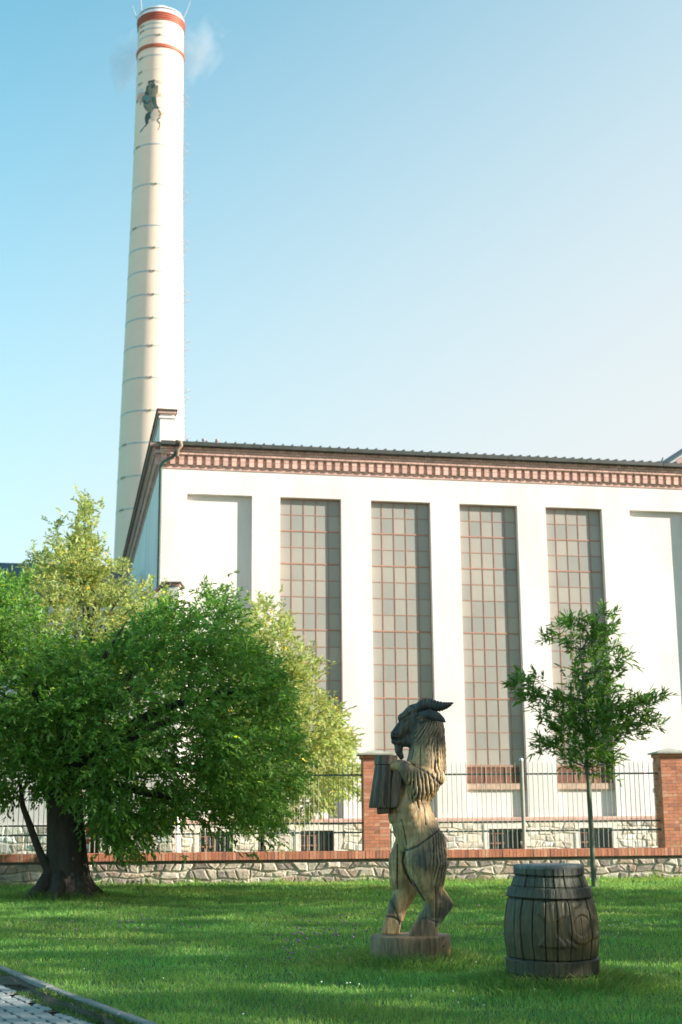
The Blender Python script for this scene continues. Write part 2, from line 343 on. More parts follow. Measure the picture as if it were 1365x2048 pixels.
# parapets on the end walls
pp = MB(); pp.box(-.02, .46, -.02, DEP, 13.9, 15.02)
pp.box(-.06, .50, -.06, DEP, 14.86, 14.93)
o = pp.build('parapet', M['plaster'], hall)
pc = MB()
def brickcol(): 
    k = random.random(); b = random.uniform(.8, 1.15)
    return tuple(b*c for c in ((.60, .23, .13) if k < .7 else (.66, .32, .20) if k < .9 else (.45, .18, .12)))
PK = lambda: (lambda b: tuple(b*c for c in (.66, .41, .34)))(random.uniform(.8, 1.12))
pc.box(-.10, .52, -.10, DEP+.1, 15.02, 15.12, (.5, .33, .27)); pc.box(-.15, .57, -.15, DEP+.15, 15.12, 15.17, (.10, .09, .08))
pc.build('parapet_coping', M['frieze'], o)
# brick cornice
fr = MB()
def frieze_run(x0, x1, f):      # f(u0,u1,prot,z0,z1,col)
    L = x1-x0; n = int(L/.235)
    for i in range(n):
        a = x0+i*L/n; f(a, a+L/n-.012, .03, 13.10, 13.22, PK())
    f(x0, x1, .02, 13.105, 13.30, (.50, .44, .38))
    n = int(L/.30)
    for i in range(n):
        a = x0+(i+.15)*L/n
        f(a, a+.165, .13, 13.235, 13.40, PK()); f(a, a+.165, .135, 13.41, 13.50, PK())
        f(a-.02, a+.185, .14, 13.505, 13.56, PK())
    f(x0, x1, .05, 13.30, 13.555, (.52, .35, .30))
    n = int(L/.235)
    for r, (z0, z1, pr) in enumerate(((13.57, 13.64, .20), (13.655, 13.725, .22), (13.74, 13.82, .24))):
        for i in range(n):
            a = x0+(i+.5*(r % 2))*L/n; f(a, min(x1, a+L/n-.014), pr, z0, z1, PK())
    f(x0, x1, .18, 13.56, 13.83, (.55, .44, .38))
frieze_run(.0, LEN, lambda a, b, p, z0, z1, c: fr.box(a, b, -p, .0, z0, z1, c))
frieze_run(0, DEP, lambda a, b, p, z0, z1, c: fr.box(-p, 0, a, b, z0, z1, c))
fr.build('cornice', M['frieze'], hall)
sg = MB(); sg.box(-.34, -.02, -.1, DEP, 13.832, 13.95, (.3, .2, .17)); sg.box(-.38, -.02, -.1, DEP, 13.95, 14.0, (.06, .07, .06))
sg.build('side_ledge', M['frieze'], hall)
# gutter + roof with standing seams
gt = MB()
gt.prism([(0, 0)], 0, 0) if False else None
for i in range(9):
    a = .46+i*(LEN-.46)/9 if i else .02; b = .46+(i+1)*(LEN-.46)/9-.02
    gt.box(a, b, -.42, -.26, 13.84, 13.97)
gt.box(.0, LEN, -.40, .0, 13.832, 13.85)
for i in range(82): gt.box(.1+i*.325, .13+i*.325, -.38, -.02, 13.80, 13.833)
gt.build('gutter', M['gutter'], hall)
rf = MB(); RY = DEP/2; RZ = 14.0+.16*RY
rf.add([(.46, -.30, 13.99), (LEN+.1, -.30, 13.99), (LEN+.1, RY, RZ), (.46, RY, RZ), (.46, DEP, 13.99), (LEN+.1, DEP, 13.99)], [(0, 1, 2, 3), (3, 2, 5, 4)])
rf.add([(0, -.30, 13.985), (.46, -.30, 13.985), (.46, -.03, 14.03), (0, -.03, 14.03)], [(0, 1, 2, 3)])
for i in range(81):
    x = .55+i*.33; s = .16
    rf.add([(x, -.31, 13.98), (x+.035, -.31, 13.98), (x+.035, -.31, 14.055), (x, -.31, 14.055), (x, RY, RZ), (x+.035, RY, RZ), (x+.035, RY, RZ+.06), (x, RY, RZ+.06)],
           [(0, 1, 2, 3), (3, 2, 6, 7), (1, 5, 6, 2), (0, 3, 7, 4)])
rf.build('roof', M['roof'], hall)
for x in (1.46, 1.92):
    v = MB(); v.lathe([(.04, 13.99), (.04, 14.08), (.065, 14.09), (.06, 14.14), (.02, 14.17)], 10, (x, -.15)); v.build('roof_vent', M['copper'], hall, True)
# low cross gable at the far end and a thin stay beside it
cg = MB(); GX = 18.55
gpoly = [(GX, 13.98), (GX+9, 13.98), (GX+4.5, 13.98+2.9)]
cg.prism(gpoly, .35, 1.0, (.45, .30, .25)); o = cg.build('gable', M['frieze'], hall)
cg = MB(); cg.add([(GX-.25, .2, 13.98), (GX+4.5, .2, 17.04), (GX+4.5, 8, 17.04), (GX-.25, 8, 13.98), (GX-.25, .2, 13.90), (GX+4.5, .2, 16.96), (GX+4.5, 8, 16.96), (GX-.25, 8, 13.9)], [(0, 1, 2, 3), (4, 7, 6, 5), (0, 4, 5, 1), (1, 5, 6, 2), (2, 6, 7, 3), (3, 7, 4, 0)])
cg.add([(GX+9.25, .2, 13.98), (GX+4.5, .2, 17.04), (GX+4.5, 8, 17.04), (GX+9.25, 8, 13.98)], [(0, 1, 2, 3)])
cg.build('gable_roof', M['roof'], o)
st = MB(); st.tube([(18.15, -.2, 14.03), (18.24, -.2, 14.22)], [.03, .02], 6); st.build('stay', M['gutter'], hall)
# rain pipe
dp = MB()
dp.tube([(.03, -.12, 13.15), (.03, -.12, 9.3), (.02, -.12, 8.2), (.02, -.12, 1.4)], .055, 10)
dp.tube([(.55, -.34, 13.62), (.40, -.27, 13.42), (.12, -.16, 13.28), (.03, -.12, 13.1)], .06, 10)
o = dp.build('drainpipe', M['drain'], hall, True)
hp = MB(); hp.tube([(.50, -.34, 13.99), (.66, -.42, 13.93), (.68, -.42, 13.8), (.58, -.36, 13.68), (.57, -.34, 13.45)], [.05, .07, .07, .06, .05], 10); hp.build('pipe_bend', M['copper'], o, True)
# tall windows
def make_window(u0, u1):
    t = empty('window', (u0, 0, 0)); t.parent = hall
    W = u1-u0; f = MB(); y0, y1 = RD-.003, RD+.022
    nC, nR, zb = 5, 16, 3.15; ph = (WZ1-zb)/nR
    f.box(0, .03, y0, y1, zb, WZ1); f.box(W-.03, W, y0, y1, zb, WZ1); f.box(.03, W-.03, y0, y1, WZ1-.035, WZ1)
    for i in range(1, nC): x = i*W/nC; f.box(x-.012, x+.012, y0+.006, y1, zb, WZ1-.035)
    for j in range(1, nR):
        z = WZ1-j*ph; th = .021 if j in (2, 4, 8, 12) else .010; pr = 0 if j in (2, 4, 8, 12) else .006
        f.box(.03, W-.03, y0+pr+.001, y1, z-th, z+th)
    f.build('frame', M['rust_frame'], t)
    gl = MB(); gl.add([(0, RD+.018, zb-.02), (W, RD+.018, zb-.02), (W, RD+.018, WZ1), (0, RD+.018, WZ1)], [(0, 1, 2, 3)]); gl.build('glass', M['pane'], t)
    lv = MB(); lv.box(0, W, y0-.02, y1, zb-.04, zb+.035)
    for i in range(13): z = 2.60+i*.039; lv.add([(.02, y0-.01, z), (W-.02, y0-.01, z), (W-.02, y0+.035, z+.03), (.02, y0+.035, z+.03)], [(0, 1, 2, 3)])
    for x in (0, W/3, 2*W/3, W-.04): lv.box(x, x+.04, y0-.02, y0+.06, 2.57, zb-.04)
    lv.box(.0, W, y0+.05, y0+.06, 2.57, zb-.04)
    lv.build('louvre', M['rust_frame'], t)
    sl_ = MB(); n = 18
    for i in range(n): sl_.box(i*W/n+.004, (i+1)*W/n-.004, .10, RD+.1, WZ0-.2, WZ0-.005)
    sl_.box(0, W, .115, RD+.1, WZ0-.22, WZ0-.012)
    sl_.build('sill', M['sill'], t)
for k in (1, 2, 3, 4): make_window(*BAY[k])
s_ = MB(); s_.box(17.55, 19.0, .08, RD, 2.35, 2.5); s_.build('ledge', M['sill'], hall)

# field-stone masonry run: stones between wavy courses
def stones(mb, x0, x1, z0, z1, rows, yf, ws=(.18, .42), pal=None, holes=(), pro=(.01, .05), rough=.03, seed=1):
    R = random.Random(seed); H = (z1-z0)/rows
    pal = pal or [(.42, .36, .28), (.34, .29, .23), (.27, .23, .20), (.48, .43, .35), (.30, .24, .19), (.38, .35, .31)]
    ph = [(R.uniform(0, 6), R.uniform(1.5, 3.2), R.uniform(0, 6), R.uniform(5, 8)) for _ in range(rows+1)]
    zz = lambda k, x: z0 if k == 0 else z1 if k == rows else z0+k*H+rough*2*(.6*math.sin(ph[k][1]*x+ph[k][0])+.4*math.sin(ph[k][3]*x+ph[k][2]))
    for k in range(rows):
        x = x0; tl = tb = 0
        while x < x1:
            wd = R.uniform(*ws); xe = min(x+wd, x1)
            nl, nb = R.uniform(-.09, .09), R.uniform(-.09, .09)
            gp = R.uniform(.010, .028)
            a = [(x+tb+gp, zz(k, x)+gp), ((x+xe)/2+R.uniform(-.03, .03), zz(k, (x+xe)/2)+gp*R.uniform(.4, 1.5)), (xe+nb-gp, zz(k, xe)+gp), (xe+(nl+nb)/2-gp+R.uniform(-.015, .02), (zz(k, xe)+zz(k+1, xe))/2),
                 (xe+nl-gp, zz(k+1, xe)-gp), ((x+xe)/2+R.uniform(-.03, .03), zz(k+1, (x+xe)/2)-gp*R.uniform(.4, 1.5)), (x+tl+gp, zz(k+1, x)-gp), (x+(tl+tb)/2+gp+R.uniform(-.02, .015), (zz(k, x)+zz(k+1, x))/2)]
            cx = sum(p[0] for p in a)/8; cz = sum(p[1] for p in a)/8; pr = R.uniform(*pro); c = R.choice(pal); b = R.uniform(.95, 1.5); c = tuple(min(.8, b*q) for q in c)
            if not any(h0 < cx < h1 and j0 < cz < j1 for h0, h1, j0, j1 in holes):
                vs_ = [(px, yf+.03, pz) for px, pz in a]+[(px, yf-pr*.55, pz) for px, pz in a]+[(cx+(px-cx)*.78, yf-pr-R.uniform(0, .012), cz+(pz-cz)*.74) for px, pz in a]
                mb.add(vs_, [(r*8+i, r*8+(i+1) % 8, (r+1)*8+(i+1) % 8, (r+1)*8+i) for r in range(2) for i in range(8)]+[tuple(16+i for i in range(8))], c)
            tl, tb = nl, nb; x = xe
PLP = .12
BW = [(1.5, 2.6), (4.8, 5.91), (8.0, 9.12), (11.18, 12.35), (14.4, 15.56)]
holes = [(a-.3, b+.2, .2, 1.2) for a, b in BW]
pl = MB(); pale = [(.60, .52, .42), (.52, .45, .36), (.66, .60, .50), (.42, .36, .30), (.58, .47, .36), (.5, .47, .42)]
stones(pl, 0, LEN, .0, 1.30, 6, -PLP, (.2, .5), pale, holes, (.01, .04), .03, 5)
pz = [0.0]
for a, b in BW: pz += [a, b]
pz.append(LEN)
for i in range(0, len(pz), 2): pl.box(pz[i], pz[i+1], -PLP, -.001, 0, 1.30, (.62, .56, .48))
for a, b in BW:
    pl.box(a, b, -PLP, -.001, 0, .33, (.62, .56, .48)); pl.box(a, b, -PLP, -.001, 1.07, 1.30, (.62, .56, .48))
    for (x0, x1, z0, z1) in ((a-.16, a, .3, 1.24), (b, b+.12, .3, 1.24), (a, b, 1.07, 1.24)): pl.box(x0, x1, -PLP-.035, -PLP, z0, z1, (.74, .68, .60))
pl.build('plinth', M['stone'], hall)
lg = MB(); i = 0; x = 0.
while x < LEN: lg.box(x, x+.24, -PLP-.06, 0, 1.305, 1.37, PK()); lg.box(x+.004, x+.246, -PLP-.05, 0, 1.38, 1.45, tuple(1.1*c for c in PK())); x += .25
lg.box(0, LEN, -PLP-.03, -.001, 1.30, 1.44, (.5, .44, .36)); lg.build('plinth_ledge', M['brick'], hall)
def basement(a, b):
    t = empty('basement_window', (a, 0, 0)); t.parent = hall; W = b-a
    f = MB(); y = -.01
    for x in (0, .235, .49, W-.04): f.box(x, x+.04, y, y+.04, .33, .95)
    for z in (.33, .58, .90): f.box(0.04, W*.5, y+.003, y+.035, z, z+.035)
    f.box(0.0, W, y, y+.05, .98, 1.07)
    f.build('frame', M['rust_frame'], t)
    q = MB(); q.add([(0, .0435, .33), (W, .0435, .33), (W, .0435, 1.07), (0, .0435, 1.07)], [(0, 1, 2, 3)])
    q.build('pane', M['dark_glass'], t)
    r = MB()
    for i in range(9): r.tube([(.06+i*(W-.12)/8, -.10, .33), (.06+i*(W-.12)/8, -.10, 1.07)], .011, 6)
    r.build('bars', M['gutter'], t)
for a, b in BW: basement(a, b)

# lower annex wall in front of the corner and the dark-roofed wing behind
ax = empty('annex', (0, 0, 0)); tag(ax, 'low white annex with brick capped parapet, half hidden behind the tree at the hall corner', 'annex building')
a = MB(); YA = 43.6
q = lambda px, py: (lambda p: (p[0], p[2]))(P(px, py, YA))
poly = [q(357, 1172), q(357, 1640), q(-200, 1640), q(-200, 1420), q(60, 1420), q(325, 1176)]
poly = [(x, max(0, z) if i not in (1, 2) else 0) for i, (x, z) in enumerate(poly)]
a.prism(poly, YA, YA+.9); a.build('wall', M['plaster'], ax)
a = MB(); stones(a, poly[2][0], poly[0][0], 0, 1.3, 5, YA-.1, (.2, .5), pale, (), (.01, .04), .03, 8); a.box(poly[2][0], poly[0][0], YA-.1, YA-.001, 0, 1.3, (.62, .56, .48)); a.build('plinth', M['stone'], ax)
a = MB(); c0, c1, c2 = q(360, 1172), q(325, 1172), q(60, 1418)
th = .12
a.prism([(c1[0], c1[1]), c0, (c0[0], c0[1]+.08), (c1[0], c1[1]+.08)], YA-.04, YA+.95, (.5, .3, .25))
a.prism([(c1[0]-.03, c1[1]+.08), (c0[0]+.05, c0[1]+.08), (c0[0]+.05, c0[1]+.13), (c1[0]-.03, c1[1]+.13)], YA-.1, YA+1.0, (.10, .09, .08))
a.prism([c2, c1, (c1[0], c1[1]+.1), (c2[0], c2[1]+.1)], YA-.05, YA+.95, (.16, .10, .09))
a.build('coping', M['frieze'], ax)
wg = empty('roofed_wing', (0, 0, 0)); tag(wg, 'lower wing with a plain dark slate roof above the big tree', 'wing building')
r0, r1 = P(248, 1132, 55), P(262, 1200, 51); ry = Vector((math.cos(PHI), math.sin(PHI), 0))
a = MB(); A, B_ = Vector(r0), Vector(r1); far = -28
C_ = A+(A-B_); C_.z = B_.z
a.add([B_, A, A+ry*far, B_+ry*far, C_, C_+ry*far], [(0, 1, 2, 3), (1, 4, 5, 2)]); 
o = a.build('roof', M['roof'], wg); sd = o.modifiers.new('solid', 'SOLIDIFY'); sd.thickness = .15
a = MB(); b0, c0 = Vector((B_.x, B_.y, 0)), Vector((C_.x, C_.y, 0)); ins = Vector((0, 0, -.25))
a.add([b0, c0, C_+ins, A+ins, B_+ins], [(0, 1, 2, 3, 4)]); a.add([b0, B_+ins, B_+ins+ry*far, b0+ry*far], [(0, 1, 2, 3)]); a.add([c0, C_+ins, C_+ins+ry*far, c0+ry*far], [(0, 3, 2, 1)])
a.build('wall', M['plaster'], wg)

# ------------------------------------------------------------------ chimney
chx, chy = -11.43, 80.0
ch = empty('factory_chimney', (chx, chy, 0)); tag(ch, 'tall round cream factory chimney with red bands at its top and a painted goat', 'chimney')
CP = [(0, 4.62), (18.4, 4.08), (24.6, 3.85), (30.8, 3.56), (40.3, 3.16), (48.4, 2.97), (53.2, 2.90)]
def cr(z): return float(np.interp(z, [p[0] for p in CP], [p[1]/2 for p in CP]))
s_ = MB(); s_.lathe([(cr(z), z) for z in np.linspace(0, 51.6, 70)], 96); s_.build('shaft', M['chimney'], ch, True)
def zpy(py, off=0.):      # height on the chimney's near face seen at image row py
    lo, hi = 5., 60.
    for _ in range(40):
        mid = (lo+hi)/2; v = proj(np.array([[chx+.15*cr(mid), chy-cr(mid), mid]]))[0][1]
        if v > py: lo = mid
        else: hi = mid
    return (lo+hi)/2
t = MB(); z = zpy(38.5); ztop = zpy(22.5); rh = (ztop-z)/4
for i in range(4): t.lathe([(cr(z)-.05, z+i*rh), (cr(z)+.06+.012*i, z+.01+i*rh), (cr(z)+.06+.012*i, z+rh*.74+i*rh), (cr(z)-.02, z+rh*.8+i*rh)], 96)
t.lathe([(cr(z)+.0, z), (cr(z)+.03, ztop)], 96)
t.build('red_crown', M['red_paint'], ch, True)
t = MB(); t.lathe([(1.48, ztop), (1.49, ztop+.01), (1.49, ztop+.20), (1.40, ztop+.22), (1.40, ztop+.30), (1.50, ztop+.31), (1.46, ztop+.38), (.80, ztop+.46), (.7, ztop+.46)], 96)
t.build('cap', M['white_metal'], ch, True)
t = MB(); t.lathe([(1.405, ztop+.21), (1.42, ztop+.26), (1.405, ztop+.31)], 96); t.build('cap_gap', M['dark_void'], ch)  # near-black ring stands in for the shade inside the gap
t = MB(); t.lathe([(.72, ztop+.44), (.72, ztop+.80), (.62, ztop+.98), (.4, ztop+1.08), (.1, ztop+1.12)], 64); t.build('flue_dome', M['white_metal'], ch, True)
z = zpy(90); t = MB(); t.lathe([(cr(z)-.02, z-.12), (cr(z)+.07, z-.11), (cr(z)+.08, z+.10), (cr(z)-.02, z+.13)], 96); t.build('red_band', M['red_paint'], ch, True)
for i, py in enumerate((45, 55, 69, 109, 137, 160, 287, 367, 450, 494.5, 541, 588, 635, 690.5, 754, 820, 884, 950, 1015)):
    z = zpy(py); t = MB(); r = cr(z); hh = .028 if py in (137, 160) else .045
    t.lathe([(r-.01, z-hh), (r+.012, z-hh), (r+.012, z+hh), (r-.01, z+hh)], 96, cap=False); o = t.build('hoop', M['chimney'] if py in (137, 160) else M['hoop'], ch)
    ang = (-math.pi/2+.02) if i in (2, 7, 9, 10, 11, 12, 13, 14, 15) else (-math.pi*.5-.82)
    l = MB(); l.box(r-.02, r+.05, -.16, -.10, z-.07, z+.07); l.box(r-.02, r+.05, .10, .16, z-.07, z+.07); l.tube([(r+.03, -.10, z), (r+.03, .10, z)], .018, 6)
    lo_ = l.build('lug', M['lug'], o); lo_.rotation_euler = (0, 0, ang)
# rungs up the right side
ra = math.radians(-6); 
rung0 = None
for i in range(95):
    z = 20+i*.33; r = cr(z)
    if rung0 is None:
        ld = MB(); ld.tube([(-.02, -.17, 0), (.16, -.17, 0), (.16, .17, 0), (-.02, .17, 0)], .011, 5); rung0 = o = ld.build('rung', M['rod'], ch)
    else: o = rung0.copy(); COL.objects.link(o); o.parent = ch
    o.location = (r*math.cos(ra), r*math.sin(ra), z); o.rotation_euler = (0, 0, ra)
for py in (175, 270, 368, 465, 568, 665, 765, 860):
    z = zpy(py); r = cr(z)
    for dz in (0, -.5):
        hq = MB(); hq.tube([(r, -.3, z+dz)]+[(r+.42*math.sin(a)**.6, -.3*math.cos(a), z+dz) for a in np.linspace(.15, math.pi-.15, 9)]+[(r, .3, z+dz)], .014, 5)
        o = hq.build('safety_hoop', M['rod'], ch); o.rotation_euler = (0, 0, ra)
for k, (a_d, h_, lean) in enumerate(((222, 2.2, .12), (190, 1.1, .22), (-14, 1.3, .28), (50, 1.6, .05))):
    a = math.radians(a_d); d = np.array([math.cos(a), math.sin(a), 0]); r = 1.5; z = ztop+.1
    rr = MB(); rr.tube([d*r+[0, 0, z], d*(r+lean)+[0, 0, z+h_*.5], d*(r+lean*1.8)+[0, 0, z+h_]], [.03, .025, .018], 8); rr.build('lightning_rod', M['rod'], ch)
# the painted goat, laid on the shaft as a thin film of paint
def mpx(L): return [(260+x/14.63, 140+y/14.63) for x, y in L]
BK, GR, BL, PN, PK2, BR = (.045, .09, .08), (.20, .21, .15), (.10, .22, .24), (.50, .44, .36), (.62, .36, .28), (.22, .17, .10)
MUR = [
 (mpx([(225, 740), (330, 660), (395, 650), (415, 700), (360, 760), (320, 860), (290, 960), (250, 960), (235, 880), (195, 930)]), PK2),
 (mpx([(215, 700), (255, 610), (310, 550), (370, 530), (395, 590), (400, 640), (320, 655), (250, 720)]), (.55, .58, .62)),
 (mpx([(190, 985), (200, 890), (235, 880), (225, 960)]), BL),
 (mpx([(770, 440), (830, 450), (830, 640), (790, 700), (760, 600)]), BR),
 (mpx([(480, 520), (500, 460), (560, 415), (620, 370), (700, 360), (750, 430), (765, 520), (750, 600), (780, 680), (770, 760), (640, 790), (560, 760), (430, 720), (425, 660), (480, 600)]), GR),
 (mpx([(475, 520), (510, 450), (560, 425), (560, 500), (520, 540), (545, 620), (520, 650), (470, 585)]), BK),
 (mpx([(530, 360), (560, 310), (640, 300), (700, 275), (760, 290), (700, 340), (750, 420), (720, 440), (690, 390), (630, 350), (560, 410), (530, 400)]), BK),
 (mpx([(740, 290), (860, 310), (860, 360), (800, 380), (740, 330)]), PN), (mpx([(860, 365), (930, 375), (990, 345), (930, 392), (870, 385)]), BR),
 (mpx([(620, 430), (720, 400), (750, 470), (700, 540), (620, 520)]), BK),
 (mpx([(425, 700), (470, 620), (560, 640), (560, 720), (500, 750)]), BK),
 (mpx([(370, 760), (440, 720), (620, 760), (770, 740), (775, 860), (790, 1010), (860, 1110), (820, 1130), (680, 1180), (640, 1230), (530, 1240), (460, 1150), (400, 1040), (390, 950), (340, 930), (310, 1030), (290, 1010), (330, 900)]), GR),
 (mpx([(640, 790), (770, 770), (775, 860), (790, 1010), (860, 1110), (800, 1100), (700, 1060), (640, 900)]), BK),
 (mpx([(390, 870), (440, 880), (500, 960), (600, 880), (630, 860), (560, 970), (470, 1010), (400, 960)]), BK),
 (mpx([(370, 780), (440, 740), (620, 800), (600, 850), (480, 880), (380, 870)]), BL),
 (mpx([(400, 1000), (450, 1080), (500, 1180), (470, 1170), (410, 1080)]), BK),
 (mpx([(660, 1100), (760, 1060), (860, 1130), (920, 1240), (930, 1310), (910, 1400), (830, 1440), (700, 1490), (640, 1440), (610, 1330), (640, 1220), (700, 1180)]), PN),
 (mpx([(660, 1100), (760, 1050), (850, 1110), (820, 1150), (720, 1130), (660, 1180)]), BK), (mpx([(840, 1150), (900, 1200), (930, 1300), (880, 1390), (830, 1330), (870, 1270), (810, 1210)]), BR),
 (mpx([(930, 1260), (1010, 1230), (1050, 1340), (960, 1310)]), PN),
 (mpx([(640, 1220), (600, 1290), (610, 1400), (550, 1460), (550, 1550), (490, 1580), (450, 1540), (440, 1380), (480, 1270), (540, 1240)]), BK),
 (mpx([(450, 1500), (480, 1560), (455, 1555)]), BL),
 (mpx([(490, 1560), (550, 1540), (480, 1630), (410, 1690), (340, 1800), (295, 1830), (300, 1790), (380, 1700)]), BK), (mpx([(400, 1690), (345, 1790), (295, 1828), (300, 1790), (360, 1710)]), BL),
 (mpx([(830, 1400), (900, 1390), (910, 1410), (840, 1450), (830, 1490), (890, 1530), (900, 1580), (870, 1570), (800, 1490), (800, 1430)]), BK), (mpx([(875, 1570), (895, 1570), (880, 1680), (850, 1750), (820, 1750), (860, 1680)]), BR)]
for L_ in (690, 745): MUR.insert(0, (mpx([(780, L_), (950, L_), (950, L_+18), (780, L_+18)]), (.45, .33, .12)))
MUR.insert(0, (mpx([(850, 1090), (950, 1095), (950, 1112), (860, 1112)]), (.45, .33, .12)))
def inpoly(X, Y, poly):
    r = np.zeros(X.shape, bool); n = len(poly)
    for i in range(n):
        x0, y0 = poly[i]; x1, y1 = poly[(i+1) % n]
        c = ((y0 > Y) != (y1 > Y)); t_ = (x1-x0)*(Y-y0)/(y1-y0+1e-12)+x0
        r ^= c & (X < t_)
    return r
na, nz = 200, 330
A0, A1 = math.radians(-178), math.radians(-70); Z0, Z1 = zpy(272), zpy(150)
aa = np.linspace(A0, A1, na+1); zs = np.linspace(Z0-1, Z1+1, nz+1)
AA, ZZ = np.meshgrid(aa, zs); RR = np.interp(ZZ, [p[0] for p in CP], [p[1]/2 for p in CP])+.012
VV = np.stack([RR*np.cos(AA), RR*np.sin(AA), ZZ], -1)
cc = (VV[:-1, :-1]+VV[1:, 1:])/2; pr_ = proj(cc.reshape(-1, 3)+np.array([chx, chy, 0])).reshape(nz, na, 2)
cm = np.full((nz, na, 3), -1.)
for poly_, c_ in MUR: cm[inpoly(pr_[..., 0], pr_[..., 1], poly_)] = c_
jj, ii = np.where(cm[..., 0] > 0)
q = np.stack([VV[jj, ii], VV[jj, ii+1], VV[jj+1, ii+1], VV[jj+1, ii]], 1).reshape(-1, 3)
np_mesh('mural', q, np.arange(len(q)), np.full(len(jj), 4), M['mural'], ch, np.repeat(cm[jj, ii], 4, 0))

# thin white smoke drifting round the top
sm = bpy.data.materials.new('thin_smoke'); sm.use_nodes = True; t = sm.node_tree; N = t.nodes; L = t.links; N.remove(N['Principled BSDF'])
pvn = N.new('ShaderNodeVolumePrincipled'); pvn.inputs['Color'].default_value = (.95, .95, .97, 1); tc = N.new('ShaderNodeTexCoord')
ns = N.new('ShaderNodeTexNoise'); ns.inputs['Scale'].default_value = .55; ns.inputs['Detail'].default_value = 5; ns.inputs['Distortion'].default_value = .8; L.new(tc.outputs['Object'], ns.inputs['Vector'])
ln = N.new('ShaderNodeVectorMath'); ln.operation = 'LENGTH'; mp = N.new('ShaderNodeMapping'); mp.inputs['Scale'].default_value = (1/3.1, 1/2.2, 1/4.0); L.new(tc.outputs['Object'], mp.inputs[0]); L.new(mp.outputs[0], ln.inputs[0])
mr = N.new('ShaderNodeMapRange'); mr.inputs[1].default_value = .2; mr.inputs[2].default_value = 1.0; mr.inputs[3].default_value = .22; mr.inputs[4].default_value = -.35; L.new(ln.outputs['Value'], mr.inputs[0])
ad = N.new('ShaderNodeMath'); ad.operation = 'ADD'; L.new(ns.outputs[0], ad.inputs[0]); L.new(mr.outputs[0], ad.inputs[1])
sb = N.new('ShaderNodeMapRange'); sb.inputs[1].default_value = .48; sb.inputs[2].default_value = .95; sb.inputs[3].default_value = 0; sb.inputs[4].default_value = .42; L.new(ad.outputs[0], sb.inputs[0]); L.new(sb.outputs[0], pvn.inputs['Density'])
L.new(pvn.outputs[0], N['Material Output'].inputs['Volume'])
for nm, (px, py, YY), scl in (('smoke', (402, 95, 80.5), (3.0, 2.2, 3.9)), ('smoke', (258, 120, 81.5), (1.3, 1.5, 3.2))):
    bm = bmesh.new(); bmesh.ops.create_icosphere(bm, subdivisions=3, radius=1.0, matrix=Matrix.Diagonal((*scl, 1))); me = bpy.data.meshes.new(nm); bm.to_mesh(me); bm.free()
    o = link_mesh(nm, me, sm); o.location = P(px, py, YY)
    tag(o, 'faint white smoke drifting off the chimney top on its right' if px > 300 else 'faint white smoke wisp left of the chimney top', 'smoke', kind='stuff')

# ------------------------------------------------------------------ boundary wall, pillars, fence
PW = math.radians(4.7); _W = P(722, 1600, 32.5); WX, WY = _W[0], _W[1]
def wl_pt(u, v, z=0): return (WX+u*math.cos(PW)-v*math.sin(PW), WY+u*math.sin(PW)+v*math.cos(PW), z)
bw = empty('boundary_wall', (WX, WY, 0), PW); tag(bw, 'low field stone boundary wall with upright red brick coping along the lawn', 'wall')
sw = MB(); stones(sw, -16, 18, -.05, .47, 3, .07, (.13, .36), [(.40, .33, .26), (.46, .39, .31), (.30, .24, .20), (.50, .44, .36), (.26, .22, .19), (.36, .27, .2)], (), (.012, .05), .03, 3)
sw.box(-16, 18, .07, .55, -.1, .47, (.62, .57, .47)); sw.box(-16, 18, .045, .57, .468, .53, (.14, .12, .10))
sw.build('stone_base', M['stone'], bw)
cp = MB(); u = -16.
while u < 18:
    wd = random.uniform(.066, .074); c = brickcol(); dz = random.uniform(-.004, .004); cp.box(u, u+wd, -.01+random.uniform(-.004, .004), .61, .53, .70+dz, c); u += wd+.010
cp.box(-16, 18, .0, .60, .528, .69, (.42, .37, .30)); cp.build('coping', M['brick'], bw)
cpt = MB()
# pillar
def pillar_mesh():
    mb = MB(); w_ = .60; z0, z1 = .70, 2.80; core = MB()
    mb.box(.006, w_-.006, .006, w_-.006, z0, z1, (.50, .44, .34))
    n = 27; h = (z1-z0)/n
    for k in range(n):
        za, zb = z0+k*h+.006, z0+(k+1)*h-.003
        cuts = [0, .245, .365, .60] if k % 2 else [0, .12, .355, .60]
        for i in range(3):
            a, b = cuts[i]+(.004 if i else 0), cuts[i+1]-(.004 if i < 2 else 0)
            mb.box(a, b, 0, .05, za, zb, brickcol()); mb.box(a, b, w_-.05, w_, za, zb, brickcol())
            if i == 1 or True:
                y0 = max(a, .052); y1 = min(b, w_-.052)
                if y1 > y0: mb.box(0, .05, y0, y1, za, zb, brickcol()); mb.box(w_-.05, w_, y0, y1, za, zb, brickcol())
    return mb
def pillar_cap():
    mb = MB(); mb.box(-.035, .635, -.035, .635, 2.80, 2.875, (.5, .24, .16)); 
    for i in range(3):
        mb.box(-.038, .60 if i < 2 else .638, -.038, -.0351, 2.805, 2.87, brickcol()) if i == 0 else None
    cap = [(-.10, -.10, 2.88), (.70, -.10, 2.88), (.70, .70, 2.88), (-.10, .70, 2.88), (-.10, -.10, 2.915), (.70, -.10, 2.915), (.70, .70, 2.915), (-.10, .70, 2.915), (.30, .30, 3.02)]
    return mb, cap
pme = None
